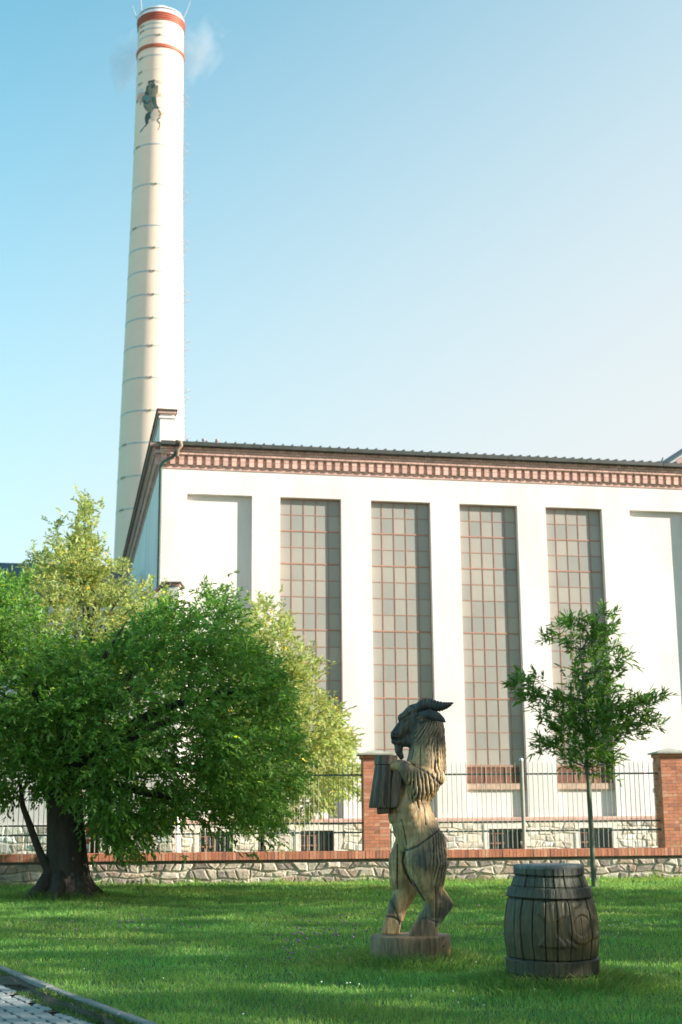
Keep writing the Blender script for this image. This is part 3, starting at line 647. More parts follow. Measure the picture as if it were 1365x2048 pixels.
for nm, u, lab in (('brick_pillar', .07, 'red brick gate pillar standing behind the carved goat'), ('brick_pillar', 7.17, 'red brick pillar at the right edge of the picture'), ('brick_pillar', -7.05, 'red brick pillar mostly hidden behind the big tree trunk'), ('brick_pillar', -14.2, 'red brick pillar beyond the left edge of the lawn wall')):
    t = empty(nm, wl_pt(u, 0), PW); tag(t, lab, 'pillar', 'brick pillars of the boundary wall')
    if pme is None:
        s0 = pillar_mesh().build('shaft', M['brick'], t); mb, cap = pillar_cap(); c0 = mb.build('corbel', M['brick'], t)
        k0 = MB(); k0.add(cap, [(0, 3, 2, 1), (0, 1, 5, 4), (1, 2, 6, 5), (2, 3, 7, 6), (3, 0, 4, 7), (4, 5, 8), (5, 6, 8), (6, 7, 8), (7, 4, 8)]); k0 = k0.build('cap', M['cap'], t); pme = (s0, c0, k0)
    else:
        for s0 in pme: c = s0.copy(); COL.objects.link(c); c.parent = t
# fence spans
def picket_mesh():
    mb = MB(); mb.tube([(0, 0, .72), (0, 0, 2.66), (0, 0, 2.72)], [.0085, .0085, .003], 6); return mb
pk_me = rl_me = None
spans = [(.07-14.27+.6, -7.05, 'dark fence panel left of the trunk, at the left edge'), (-7.05+.6, .07, 'dark bar fence panel between trunk and middle pillar, under the leaves'), (.67, 3.83, 'bar fence panel just right of the carved goat'), (3.91, 7.17, 'bar fence panel in front of the young tree, ending at the right pillar')]
fme = {}
for a, b, lab in spans:
    t = empty('bar_fence', wl_pt(a, .30), PW); tag(t, lab, 'fence', 'bar fence panels on the wall')
    for z in (1.115, 1.325, 2.43):
        r_ = MB(); r_.box(.0, b-a, -.012, .012, z-.02, z+.02); r_.build('rail', M['fence'], t)
    n = int((b-a)/.113)
    for i in range(1, n):
        if pk_me is None: o = picket_mesh().build('picket', M['picket'], t); pk_me = o
        else: o = pk_me.copy(); COL.objects.link(o); o.parent = t
        o.location = (i*(b-a)/n, -.022, random.uniform(-.012, .012)); o.rotation_euler = (0, random.uniform(-.004, .004), 0)
t = empty('fence_post', wl_pt(3.87, .30), PW); tag(t, 'grey round fence post with pale cap, left of the young tree', 'fence post')
p_ = MB(); p_.tube([(0, -.02, .7), (0, -.02, 2.76)], .047, 14); p_.build('post', M['post'], t, True)
p_ = MB(); p_.lathe([(.05, 2.745), (.05, 2.78), (.03, 2.80)], 14, (0, -.02)); p_.build('cap', M['white_metal'], t, True)
for z in (1.115, 2.43):
    p_ = MB(); p_.box(-.10, .10, -.034, -.012, z-.028, z+.028); p_.build('bracket', M['fence'], t)
# small red and white panel behind the fence, glimpsed by the trunk
sp = P(176, 1700, 38.5); t = empty('notice_board', (sp[0], sp[1], 0), PW); tag(t, 'small red and white board behind the fence, glimpsed right of the big trunk', 'board')
p_ = MB(); p_.box(-.03, .03, 0, .04, 0, .7); p_.build('leg', M['post'], t)
p_ = MB(); p_.box(-.30, .22, -.03, 0, .70, 1.40, (.78, .79, .80)); 
for x0, x1, z0, z1 in ((-.06, .2, 1.02, 1.38), (-.05, .18, .82, .96)): p_.box(x0, x1, -.036, -.03, z0, z1, (.62, .10, .04))
p_.build('panel', M['petal'], t)

# ------------------------------------------------------------------ foliage tools
def norm(a): return a/(np.linalg.norm(a, axis=-1, keepdims=True)+1e-9)
def leaf_mesh(name, pos, d, nr, Ln, Wd, col, mat_, parent=None, fold=.12):
    """one folded leaf (two triangles-quads) per row"""
    d = norm(d); side = norm(np.cross(d, nr)); nr = np.cross(side, d); Ln = Ln[:, None]; Wd = Wd[:, None]
    v0 = pos; v1 = pos+d*Ln*.35+side*Wd*.5+nr*Wd*fold*2; v2 = pos+d*Ln*.8+side*Wd*.28-nr*Ln*.04; v3 = pos+d*Ln-nr*Ln*.12
    v4 = pos+d*Ln*.8-side*Wd*.28-nr*Ln*.04; v5 = pos+d*Ln*.35-side*Wd*.5+nr*Wd*fold*2
    V = np.stack([v0, v1, v2, v3, v4, v5], 1).reshape(-1, 3); n = len(pos); b = (np.arange(n)*6)[:, None]
    lp = (b+np.array([[0, 1, 2, 3, 0, 3, 4, 5]])).ravel()
    return np_mesh(name, V, lp, np.full(2*n, 4), mat_, parent, np.repeat(col, 6, 0))
def sprays(start, d, ln, nl, R, L0=.11, W0=.042, droop=.14, spread=.95):
    """leaves set alternately along shoots. start,d (M,3); ln (M,)"""
    M_ = len(start); d = norm(d); t = np.tile(np.linspace(.12, 1, nl), (M_, 1))+R.uniform(-.03, .03, (M_, nl))
    dn = np.array([0, 0, -1.])
    pos = start[:, None]+d[:, None]*(ln[:, None]*t)[..., None]+dn*(ln[:, None]*t**2*droop)[..., None]
    sd = norm(np.cross(d, np.array([0, 0, 1.])+R.normal(0, .3, (M_, 3))))[:, None]*np.where(np.arange(nl) % 2, 1, -1)[None, :, None]
    ld = norm(d[:, None]*.7+sd*spread*(1.05-t)[..., None]+dn*droop+R.normal(0, .28, (M_, nl, 3)))
    nr = norm(np.array([0, 0, 1.])+R.normal(0, .45, (M_, nl, 3)))
    L = L0*R.uniform(.5, 1.4, (M_, nl)); W = W0*R.uniform(.7, 1.25, (M_, nl))
    tone = (R.uniform(.75, 1.25, (M_, 1))*R.uniform(.8, 1.25, (M_, nl)))
    c = np.stack([tone*R.uniform(.85, 1.25, tone.shape), tone, tone*R.uniform(.7, 1.1, tone.shape)], -1)
    ye = R.random(tone.shape) < .006; c[ye] = [4.5, 2.4, .8]
    return [x.reshape(-1, *x.shape[2:]) for x in (pos, ld, nr, L, W, c)]
def polydist(X, Y, poly):
    dm = np.full(X.shape, 1e9); n = len(poly)
    for i in range(n):
        a = np.array(poly[i], float); b = np.array(poly[(i+1) % n], float); ab = b-a
        t_ = np.clip(((X-a[0])*ab[0]+(Y-a[1])*ab[1])/(ab@ab), 0, 1); dm = np.minimum(dm, np.hypot(X-a[0]-t_*ab[0], Y-a[1]-t_*ab[1]))
    return dm
def crown_points(poly, n, Y0, D, R, rpx=150, shell=.0):
    p = np.array(poly, float); lo, hi = p.min(0), p.max(0); out = []
    while len(out) < n:
        x, y = R.uniform(lo[0], hi[0], 4000), R.uniform(lo[1], hi[1], 4000); k = inpoly(x, y, poly)
        x, y = x[k], y[k]; e = np.clip(polydist(x, y, poly)/rpx, 0, 1)
        dd = D*np.sqrt(1-(1-e)**2)*np.where(R.random(len(x)) < shell, R.choice([-1, 1], len(x))*R.uniform(.75, 1, len(x)), R.uniform(-1, 1, len(x)))
        for a, b, c in zip(x, y, dd): out.append(P(a, b, Y0+c))
    return np.array(out[:n])
def crown(name, poly, Y0, D, nclump, per, mat_, parent, R, sig=.33, L0=.11, W0=.042, nl=9, ln=(.3, .65), rpx=150, ctr=None, up=.15, shell=.3, extra=None):
    C_ = crown_points(poly, nclump, Y0, D, R, rpx, shell)
    if extra is not None: C_ = np.vstack([C_, extra])
    ctr = C_.mean(0) if ctr is None else ctr
    st = np.repeat(C_, per, 0)+R.normal(0, sig, (len(C_)*per, 3))*[1, 1, .75]
    pr = proj(st); ok = inpoly(pr[:, 0], pr[:, 1], poly) | (R.random(len(st)) < .06)
    st = st[ok]
    out = norm(st-ctr); d = out+R.normal(0, .65, st.shape)+[0, 0, up]
    a = sprays(st, d, R.uniform(*ln, len(st)), nl, R, L0, W0)
    return leaf_mesh(name, *a, mat_, parent), C_
def limbs(mb, root, ends, r0, R, mid=.35, n=7, r1=.012, bow=.25):
    root = np.array(root, float)
    for e in ends:
        v = e-root; L = np.linalg.norm(v); k = root+v*mid+[0, 0, L*bow*R.uniform(.4, 1)]+R.normal(0, L*.04, 3)
        ts = np.linspace(0, 1, n); pts = [(1-t)**2*root+2*t*(1-t)*k+t*t*e+R.normal(0, .012*L*(t*(1-t))*2, 3) for t in ts]
        rr = r0*R.uniform(.5, 1)*min(1, L/3); mb.tube(pts, [max(r1, rr*(1-t)**.8) for t in ts], 6)

# ------------------------------------------------------------------ the big dark tree
R = np.random.default_rng(5)
TY = 27.6; tb = G(128, 1796); TY = tb[1]
big = empty('broadleaf_tree', (tb[0], tb[1], 0)); tag(big, 'big spreading dark green tree with thick shaded trunk on the left of the lawn', 'tree')
off = np.array([tb[0], tb[1], 0.])
tr = MB()
pts = [P(x, y, TY)-off for x, y in ((138, 1800), (137, 1780), (136, 1755), (134, 1715), (132, 1660), (128, 1600), (120, 1540), (112, 1480), (118, 1400))]
tr.tube(pts, [.58, .50, .43, .39, .36, .33, .27, .2, .1], 18)
for a in range(7):
    th = a*.9+.2; e = .55+.25*random.random(); tr.tube([(math.cos(th)*.25, math.sin(th)*.25, .42), (math.cos(th)*.5, math.sin(th)*.5, .13), (math.cos(th)*(.5+e*.6), math.sin(th)*(.5+e*.6), -.05)], [.2, .15, .05], 8)
tr.tube([P(x, y, TY-.25)-off for x, y in ((112, 1790), (98, 1745), (78, 1700), (60, 1650), (46, 1612), (40, 1560))], [.13, .09, .075, .065, .055, .03], 8)
lims = [(x, y) for x, y in ((330, 1330), (450, 1420), (520, 1560), (250, 1250), (20, 1280), (-60, 1400), (390, 1250), (300, 1560), (560, 1380), (160, 1260), (-10, 1520), (420, 1620), (200, 1450), (60, 1400))]
limbs(tr, P(124, 1570, TY)-off, [P(x, y, TY+R.uniform(-1.6, 1.6))-off for x, y in lims], .2, R)
tro = tr.build('trunk', M['bark'], big, 'all')
polyD = [(-270, 1280), (-150, 1190), (-60, 1160), (0, 1165), (45, 1160), (60, 1215), (100, 1265), (150, 1300), (200, 1290), (250, 1272), (290, 1235), (320, 1205), (350, 1215), (375, 1240), (395, 1200), (430, 1185), (470, 1205), (490, 1250), (500, 1300), (545, 1320), (565, 1370), (580, 1430), (596, 1500), (592, 1560), (570, 1600), (560, 1640), (540, 1670), (500, 1645), (470, 1665), (420, 1660), (385, 1625), (330, 1640), (295, 1680), (262, 1710), (225, 1690), (180, 1640), (150, 1600), (90, 1590), (60, 1560), (30, 1610), (-40, 1600), (-200, 1580), (-290, 1450)]
ctrD = np.array([*P(150, 1480, TY)])
ex = [P(406, 1168, TY+.3)]+[P(x, y, TY-1.2) for x, y in ((245, 1745), (215, 1700), (270, 1700), (520, 1680), (460, 1690), (400, 1690), (565, 1640))]
cr_o, CC = crown('crown', polyD, TY, 2.7, 600, 24, M['leaf_dark'], big, R, sig=.20, L0=.105, W0=.052, nl=8, ln=(.18, .40), ctr=ctrD, extra=np.array(ex[1:]))
# its leaves were placed in world metres: bring them to the tree's own frame
def rebase(o, off):
    me = o.data; n = len(me.vertices); c = np.empty(n*3, np.float32); me.vertices.foreach_get('co', c); c = c.reshape(-1, 3)-np.asarray(off, np.float32); me.vertices.foreach_set('co', c.ravel()); me.update()
rebase(cr_o, off)
for e in CC[:400:5]:
    b = e+(ctrD-e)*.28+R.normal(0, .1, 3); tw = MB(); tw.tube([b-off, (b+e)/2+R.normal(0, .06, 3)-off, e-off], [.022, .015, .006], 4); tw.build('branch', M['bark'], tro)
# lone top shoot at (405,1168)
p0, p1 = P(440, 1240, TY), P(407, 1172, TY); st = np.array([p1]*9); a = sprays(st, R.normal(0, 1, (9, 3))+[0, 0, .3], R.uniform(.12, .26, 9), 6, R, .11, .045); o = leaf_mesh('top_shoot', *a, M['leaf_dark'], big); rebase(o, off)
t_ = MB(); t_.tube([p0-off, (p0+p1)/2+[-.05, 0, .02]-off, p1-off], [.012, .009, .005], 5); t_.build('twig', M['bark'], o)

# ------------------------------------------------------------------ sunlit trees behind the fence
def back_tree(label, base, polyB, D, nclump, per, seed, trunk, r0, rpx=90, L0=.13, spire=False):
    R = np.random.default_rng(seed); YB = base[1]
    b = empty('sunlit_tree', (base[0], base[1], 0)); tag(b, label, 'tree', 'sunlit trees behind the fence'); off = np.array([base[0], base[1], 0.])
    t_ = MB(); pts = [P(x, y, YB)-off for x, y in trunk]; pts[0] = np.array([pts[0][0], 0, -.1]); t_.tube(pts, [max(.004, r0*(1-i/(len(pts)-1))**1.3) for i in range(len(pts))], 10)
    top = np.array(pts[-3:])+off; sp0 = np.repeat(top, 14, 0)+R.normal(0, .13, (len(top)*14, 3))*[1, 1, 1.6]; ex_ = sp0
    o, C_ = crown('crown', polyB, YB, D, nclump, per, M['leaf_lit'], b, R, sig=.26, L0=L0, W0=.06, nl=9, rpx=rpx, up=.3, ln=(.25, .5), extra=ex_ if spire else None)
    rebase(o, off); limbs(t_, pts[len(pts)//2], [c-off for c in C_[::6]], r0*.5, R, r1=.008); t_.build('trunk', M['bark'], b, 'all')
polyB1 = [(-10, 1330), (0, 1210), (35, 1175), (66, 1130), (70, 1095), (95, 1085), (100, 1050), (118, 1055), (125, 1090), (145, 1090), (160, 1030), (172, 1000), (182, 1055), (178, 1090), (205, 1100), (215, 1130), (235, 1125), (250, 1120), (262, 1150), (285, 1172), (318, 1178), (345, 1205), (350, 1300), (320, 1500), (150, 1560), (-20, 1500)]
bb = P(190, 1640, 37.2); back_tree('yellow-green sunlit tree with a pointed top, rising behind the big dark tree', bb, polyB1, 1.9, 230, 15, 21, [(190, 1700), (188, 1600), (185, 1450), (180, 1300), (174, 1170), (171, 1090), (170, 1025)], .13, spire=True)
polyB2 = [(470, 1300), (505, 1230), (530, 1200), (550, 1215), (575, 1225), (588, 1255), (580, 1290), (610, 1300), (632, 1320), (628, 1360), (622, 1400), (655, 1410), (672, 1420), (672, 1450), (692, 1465), (700, 1500), (695, 1530), (718, 1540), (722, 1590), (700, 1600), (670, 1590), (640, 1610), (600, 1625), (520, 1640), (440, 1600), (420, 1450)]
bb = P(523, 1640, 37.0); back_tree('sunlit tree right of the big dark tree, leaning over the fence towards the pillar', bb, polyB2, 2.3, 260, 16, 33, [(523, 1700), (524, 1620), (530, 1520), (545, 1400), (540, 1260)], .10)

# ------------------------------------------------------------------ the young tree
R = np.random.default_rng(9); yb = G(1189, 1777); YY = yb[1]; off = np.array([yb[0], yb[1], 0.])
yt = empty('young_tree', (yb[0], yb[1], 0)); tag(yt, 'slender young tree with long narrow leaves on the lawn behind the barrel', 'tree')
tr = MB(); tp = [(1190, 1782), (1189, 1768), (1185.5, 1720), (1183.5, 1660), (1179, 1600), (1177.5, 1565), (1174, 1540), (1172, 1460), (1168, 1380), (1162, 1300), (1160, 1250)]
tr.tube([P(x, y, YY)-off for x, y in tp], [.085, .062, .052, .049, .050, .044, .043, .035, .027, .018, .008], 10)
polyY = [(1078, 1283), (1105, 1262), (1108, 1243), (1150, 1232), (1160, 1228), (1190, 1238), (1200, 1225), (1226, 1240), (1232, 1252), (1224, 1290), (1240, 1305), (1245, 1320), (1262, 1322), (1240, 1345), (1245, 1370), (1238, 1392), (1262, 1385), (1285, 1378), (1298, 1400), (1322, 1388), (1318, 1405), (1310, 1425), (1330, 1448), (1300, 1462), (1285, 1478), (1262, 1490), (1245, 1505), (1238, 1525), (1225, 1550), (1205, 1560), (1170, 1545), (1148, 1548), (1130, 1535), (1108, 1515), (1072, 1512), (1062, 1490), (1090, 1475), (1100, 1450), (1062, 1440), (1052, 1420), (1020, 1400), (1012, 1372), (1030, 1352), (1075, 1345), (1088, 1365), (1108, 1385), (1125, 1372), (1125, 1350), (1112, 1342), (1130, 1330), (1108, 1310), (1090, 1300)]
cl = [(1108, 1278, 14), (1130, 1262, 18), (1160, 1255, 20), (1190, 1258, 18), (1212, 1265, 18), (1150, 1285, 20), (1185, 1290, 20), (1215, 1300, 16), (1165, 1318, 18), (1195, 1335, 20), (1228, 1328, 16), (1235, 1350, 14), (1155, 1350, 16), (1215, 1365, 20), (1180, 1375, 24),
      (1045, 1365, 14), (1072, 1362, 14), (1060, 1390, 20), (1085, 1405, 18), (1035, 1380, 12), (1100, 1430, 16), (1130, 1400, 20), (1140, 1430, 26), (1175, 1415, 28), (1210, 1410, 26), (1240, 1420, 20), (1160, 1455, 30), (1200, 1455, 30), (1235, 1450, 24),
      (1272, 1405, 18), (1285, 1425, 20), (1300, 1408, 12), (1290, 1452, 18), (1262, 1460, 20), (1120, 1470, 20), (1085, 1490, 16), (1110, 1500, 16), (1145, 1495, 26), (1180, 1500, 28), (1215, 1495, 22), (1150, 1525, 18), (1185, 1530, 20), (1215, 1525, 16), (1205, 1548, 12), (1165, 1540, 10), (1318, 1450, 7), (1315, 1395, 5), (1250, 1325, 8), (1200, 1232, 7), (1225, 1240, 7)]
S, D_ = [], []
forks = [P(x, y, YY) for x, y in ((1175, 1535), (1173, 1490), (1171, 1450), (1169, 1400), (1165, 1350), (1162, 1300))]
tops = []
for x, y, r in cl:
    dy = R.uniform(-.8, .8)*max(.2, 1-abs(x-1172)/220); c = P(x, y, YY+dy); n = max(4, int(.062*r*r)); 
    root = min((f for f in forks if f[2] < c[2]-.05), key=lambda f: np.linalg.norm(f-c), default=forks[0]); tops.append((root, c))
    s = c+R.normal(0, r*.0104*.55, (n, 3)); S.append(s); D_.append(norm(np.tile(c-root, (n, 1)))*.7+R.normal(0, .5, (n, 3))+[0, 0, .35])
S = np.vstack(S); D_ = np.vstack(D_)
pr = proj(S); k = inpoly(pr[:, 0], pr[:, 1], polyY); S, D_ = S[k], D_[k]
a = sprays(S, D_, R.uniform(.12, .3, len(S)), 7, R, .165, .044, droop=.1, spread=1.0)
o = leaf_mesh('crown', *a, M['leaf_young'], yt, fold=.08); rebase(o, off)
for rt_, c in tops:
    v = c-rt_; kx = rt_+v*.5+[0, 0, -.08*np.linalg.norm(v)]; tr.tube([(1-t)**2*rt_+2*t*(1-t)*kx+t*t*c-off for t in np.linspace(0, 1, 6)], [.016, .013, .011, .009, .006, .004], 5)
tr.build('trunk', M['bark_green'], yt, 'all')

# ------------------------------------------------------------------ tall trees right of the frame: they throw the shade over the lawn
R = np.random.default_rng(77)
pts = []
for _ in range(150):
    while True:
        q = R.uniform(-1, 1, 3)
        if .2 < np.linalg.norm(q) < 1: break
    pts.append(q*[4.4, 4.4, 6.6]+[0, 0, 8.2])
pts = np.array(pts); st = np.repeat(pts, 11, 0)+R.normal(0, .55, (len(pts)*11, 3))
a = sprays(st, norm(st-[0, 0, 7])+R.normal(0, .6, st.shape), R.uniform(.5, .9, len(st)), 5, R, .34, .21)
first = None
for i, (x, y, rz, lab) in enumerate(((20.5, 21.4, 0, 'tall leafy linden right of the lawn, nearest the wall'), (20.0, 13.0, 3.3, 'tall leafy linden right of the lawn, second from the wall'), (20.4, 4.6, 4.0, 'tall leafy linden right of the lawn, third from the wall'), (20.2, -3.8, 5.2, 'tall leafy linden right of the lawn, beside the camera'))):
    t = empty('linden_tree', (x, y, 0), rz); tag(t, lab, 'tree', 'lindens right of the lawn')
    if first is None:
        c0 = leaf_mesh('crown', *a, M['leaf_shade'], t); b0 = MB(); b0.tube([(0, 0, -.1), (.05, 0, 2), (0, .1, 5), (0, 0, 10)], [.42, .33, .26, .05], 12)
        limbs(b0, (0, 0, 2.6), pts[::5], .16, R); b0 = b0.build('trunk', M['bark'], t, 'all'); first = (c0, b0)
    else:
        for s0 in first: c = s0.copy(); COL.objects.link(c); c.parent = t

# ------------------------------------------------------------------ carved goat
GX0, GZ0 = 820.0, 1928.0; gb = G(GX0, GZ0); GYC = gb[1]; GS = None
goat = empty('goat_sculpture', (gb[0], gb[1], 0)); tag(goat, 'carved dark wooden goat standing upright on a log plinth, drinking from a wooden mug', 'sculpture')
goff = np.array([gb[0], gb[1], 0.]); px1 = (P(GX0+1, 1700, GYC)-P(GX0, 1700, GYC))[0]
def L(px, py, dy=0.): return P(px, py, GYC)-goff+[0, dy, 0]
def unL(V): return proj(np.asarray(V)*[1, 0, 1]+goff)           # side-view pixel of a local point
def blob(bm, pts, step=.3):
    """chain of ellipsoids; pts (px,py,dy,rpx,lateral factor)"""
    for a, b in zip(pts, pts[1:] if len(pts) > 1 else pts):
        la, lb = L(*a[:3]), L(*b[:3]); n = max(1, int(np.linalg.norm(lb-la)/(min(a[3], b[3])*px1*step))) if a is not b else 0
        for i in range(n+1):
            t = i/max(1, n); c = la+(lb-la)*t; r = (a[3]+(b[3]-a[3])*t)*px1; f = a[4]+(b[4]-a[4])*t
            bmesh.ops.create_icosphere(bm, subdivisions=2, radius=1, matrix=Matrix.Translation(c) @ Matrix.Diagonal((r, r*f, r, 1)))
def solid(bm, poly, d0, d1, bev=0):
    """side-view polygon given thickness between lateral offsets d0..d1"""
    vs0 = [bm.verts.new(L(x, y, d0)) for x, y in poly]; vs1 = [bm.verts.new(L(x, y, d1)) for x, y in poly]; n = len(poly)
    bm.faces.new(vs0); bm.faces.new(vs1[::-1])
    for i in range(n): bm.faces.new((vs0[i], vs1[i], vs1[(i+1) % n], vs0[(i+1) % n]))
def remeshed(name, bm, voxel, smooth=4, fac=.5):
    bmesh.ops.recalc_face_normals(bm, faces=bm.faces); me = bpy.data.meshes.new(name+'_src'); bm.to_mesh(me); bm.free(); o = bpy.data.objects.new(name+'_src', me); COL.objects.link(o)
    r = o.modifiers.new('r', 'REMESH'); r.mode = 'VOXEL'; r.voxel_size = voxel
    s = o.modifiers.new('s', 'SMOOTH'); s.iterations = smooth; s.factor = fac
    dg = bpy.context.evaluated_depsgraph_get(); dg.update(); me2 = bpy.data.meshes.new_from_object(o.evaluated_get(dg)); bpy.data.objects.remove(o); me2.name = name
    return me2
def co_no(me):
    n = len(me.vertices); c = np.empty(n*3, np.float32); me.vertices.foreach_get('co', c); me.update(); q = np.empty(n*3, np.float32); me.vertex_normals.foreach_get('vector', q); return c.reshape(-1, 3).astype(float), q.reshape(-1, 3).astype(float)
def soft(X, Y, poly, w=6.):
    d_ = polydist(X, Y, poly); return np.clip(np.where(inpoly(X, Y, poly), 1, -1)*d_/w*.5+.5, 0, 1)
def vnoise(x, y, s):      # cheap smooth noise
    return (np.sin(x/s*1.7+1.3*np.sin(y/s*1.1+s))+np.sin(y/s*1.9+1.7*np.sin(x/s*.9-s)+2)+np.sin((x+y)/s*1.3+s*3))/3
bm = bmesh.new()
# torso, neck, chest
blob(bm, [(856, 1500, 0, 39, 1.0), (852, 1536, 0, 43, 1.05), (842, 1560, 0, 42, 1.05), (826, 1591, 0, 38, 1.0), (819, 1617, 0, 42, 1.0), (829, 1650, 0, 46, .95), (840, 1680, 0, 47, .95)])
blob(bm, [(853, 1463, 0, 40, .85), (856, 1500, 0, 39, 1.0)])
blob(bm, [(822, 1532, 0, 14, 1.2), (812, 1560, 0, 22, 1.2), (805, 1600, 0, 28, 1.1), (803, 1630, 0, 28, 1.1)])
# near thigh to hoof
blob(bm, [(850, 1690, -.10, 44, .7), (853, 1727, -.15, 43, .65), (855, 1752, -.16, 36, .6), (860, 1775, -.15, 27, .7), (866, 1795, -.14, 21, .8), (868, 1812, -.14, 22, .7), (862, 1830, -.14, 21, .75), (852, 1845, -.14, 22, .8)])
blob(bm, [(872, 1785, -.13, 15, .8), (888, 1803, -.13, 13, .7), (900, 1806, -.13, 6, .9)]); blob(bm, [(889, 1806, -.13, 12, .7), (872, 1832, -.13, 12, .8)])
solid(bm, [(880, 1768), (907, 1806), (900, 1818), (874, 1850), (860, 1840), (862, 1780)], -.19, -.07)
solid(bm, [(838, 1833), (878, 1838), (872, 1870), (815, 1870), (824, 1850)], -.23, -.05)
# far leg
blob(bm, [(820, 1692, .10, 32, .8), (812, 1725, .14, 35, .7), (806, 1757, .15, 28, .7), (812, 1782, .15, 24, .7), (800, 1803, .15, 18, .9), (790, 1831, .15, 18, .9), (785, 1850, .15, 18, .9)])
blob(bm, [(820, 1780, .15, 19, .8), (806, 1815, .15, 12, .9), (800, 1840, .15, 9, .9)])
solid(bm, [(774, 1828), (806, 1832), (800, 1870), (763, 1870)], .07, .23)
# head
blob(bm, [(850, 1452, 0, 37, .82), (838, 1446, 0, 33, .85), (824, 1450, 0, 25, .85), (810, 1457, 0, 19, .8), (798, 1466, 0, 14.5, .85)]); blob(bm, [(791, 1469, 0, 10.5, 1.1), (790, 1474, 0, 9, 1.1)])
blob(bm, [(805, 1436, 0, 10, 1.4), (812, 1434, 0, 12, 1.4), (826, 1424, 0, 16, 1.4), (845, 1418, 0, 15, 1.5)])
blob(bm, [(793, 1481, 0, 9, .9), (812, 1482, 0, 13, .9), (835, 1476, 0, 20, .95), (858, 1470, 0, 24, 1.2)])
blob(bm, [(862, 1465, -.09, 24, .7), (855, 1478, -.09, 18, .7)]); blob(bm, [(862, 1465, .09, 24, .7)])
blob(bm, [(788, 1470, -.035, 7, .8)]); blob(bm, [(788, 1483, 0, 6, 1.2), (797, 1484, 0, 8, 1.1)])
# beard
blob(bm, [(795, 1488, 0, 7, .9), (797, 1500, 0, 8, .9), (803, 1514, 0, 6, .8)]); blob(bm, [(803, 1488, 0, 5, .9), (802, 1505, 0, 4, .9)])
# near foreleg folded up to the mug, far foreleg
blob(bm, [(868, 1556, -.15, 22, .7), (850, 1572, -.21, 21, .7), (836, 1588, -.23, 14, .75)]); blob(bm, [(840, 1582, -.22, 16, .7), (822, 1556, -.24, 19, .65), (810, 1538, -.24, 15, .8), (799, 1532, -.20, 12, .9), (788, 1533, -.16, 11, 1)])
blob(bm, [(848, 1560, -.21, 24, .65), (830, 1552, -.23, 20, .7), (836, 1578, -.23, 19, .7)])
blob(bm, [(850, 1556, .15, 22, .8), (822, 1574, .2, 18, .8), (800, 1545, .2, 14, .9), (788, 1540, .15, 12, 1)])
gme = remeshed('body', bm, .0085, 5, .5)
V, Nn = co_no(gme); pr = unL(V); X, Y_ = pr[:, 0], pr[:, 1]; near = np.clip(-Nn[:, 1]*1.2+.55, 0, 1)
dis = np.zeros(len(V)); dark = np.zeros(len(V))
def grooves(u, v, wl, wob=3., sharp=1.6):
    ph = (u+1.5*np.sin(v/26.+u/19.)+.6*np.sin(v/8.3+u/5.)+2.2*np.sin(u/13.+v/47.))/wl*2*math.pi; am = .62+.38*np.sin(v/9.+u*1.3+2*np.sin(u/4.)); g_ = (np.sin(ph)+.45*np.sin(ph*1.7+v/15.)); return np.clip(-g_*am*1.5+.05, 0, 1.25)
lat = V[:, 1]/px1
W_hip = soft(X, Y_, [(866, 1660), (885, 1650), (900, 1680), (904, 1730), (890, 1765), (872, 1768), (860, 1730), (856, 1690)], 10)
W_arm = soft(X, Y_, [(812, 1556), (830, 1543), (862, 1550), (884, 1572), (870, 1600), (836, 1612), (816, 1590)], 9)
W_neck = soft(X, Y_, [(858, 1480), (905, 1440), (905, 1540), (886, 1580), (868, 1565), (862, 1520)], 12)
W_cheek = soft(X, Y_, [(836, 1456), (860, 1440), (890, 1450), (886, 1490), (850, 1496), (826, 1480)], 8)
W_brow = soft(X, Y_, [(798, 1426), (840, 1412), (850, 1424), (812, 1452), (800, 1446)], 6)
W_beard = soft(X, Y_, [(786, 1487), (808, 1487), (812, 1522), (790, 1520)], 3)
gr = np.zeros(len(V))
for Wm, u, wl, dep in ((W_hip, X+lat*.8+(Y_-1700)*.12, 8.6, .016), (W_arm, X+lat*.6-(Y_-1570)*.10, 8.2, .019), (W_neck, X+lat*.8+(Y_-1500)*.15, 7.6, .011), (W_cheek, X+lat*.5+(Y_-1470)*.55, 6.8, .011), (W_brow, X*.8+lat+(Y_-1430)*.5, 5., .007), (W_beard, X+lat, 3.6, .006)):
    g_ = grooves(u, Y_, wl)*Wm; gr = np.maximum(gr, g_); dis -= 1.5*dep*g_
# chisel line under the arm and the thigh outline, mouth, cracks
def line(pts, wd, dep):
    global dis, gr
    dd = np.full(len(V), 1e9)
    for a, b in zip(pts, pts[1:]):
        a = np.array(a, float); b = np.array(b, float); ab = b-a; t_ = np.clip(((X-a[0])*ab[0]+(Y_-a[1])*ab[1])/(ab@ab), 0, 1); dd = np.minimum(dd, np.hypot(X-a[0]-t_*ab[0], Y_-a[1]-t_*ab[1]))
    g_ = np.exp(-(dd/wd)**2)*(near > .35); dis -= dep*g_; gr = np.maximum(gr, g_*.9)
line([(777, 1480.5), (795, 1480), (810, 1476)], 1.9, .022)
line([(806, 1526), (830, 1533), (858, 1550), (880, 1570)], 2.2, .013)
line([(886, 1652), (860, 1672), (832, 1692), (812, 1700)], 2., .010)
line([(808, 1700), (806, 1725), (815, 1752), (832, 1776), (846, 1800)], 2.4, .014)
line([(836, 1834), (850, 1832), (872, 1842)], 1.8, .010); line([(774, 1834), (790, 1836), (804, 1846)], 1.8, .010)
line([(795, 1690), (795, 1730), (796, 1780)], 1.3, .02); line([(869, 1772), (870, 1810), (869, 1850)], 1.3, .018); line([(782, 1803), (793, 1822), (800, 1850)], 1.6, .014)
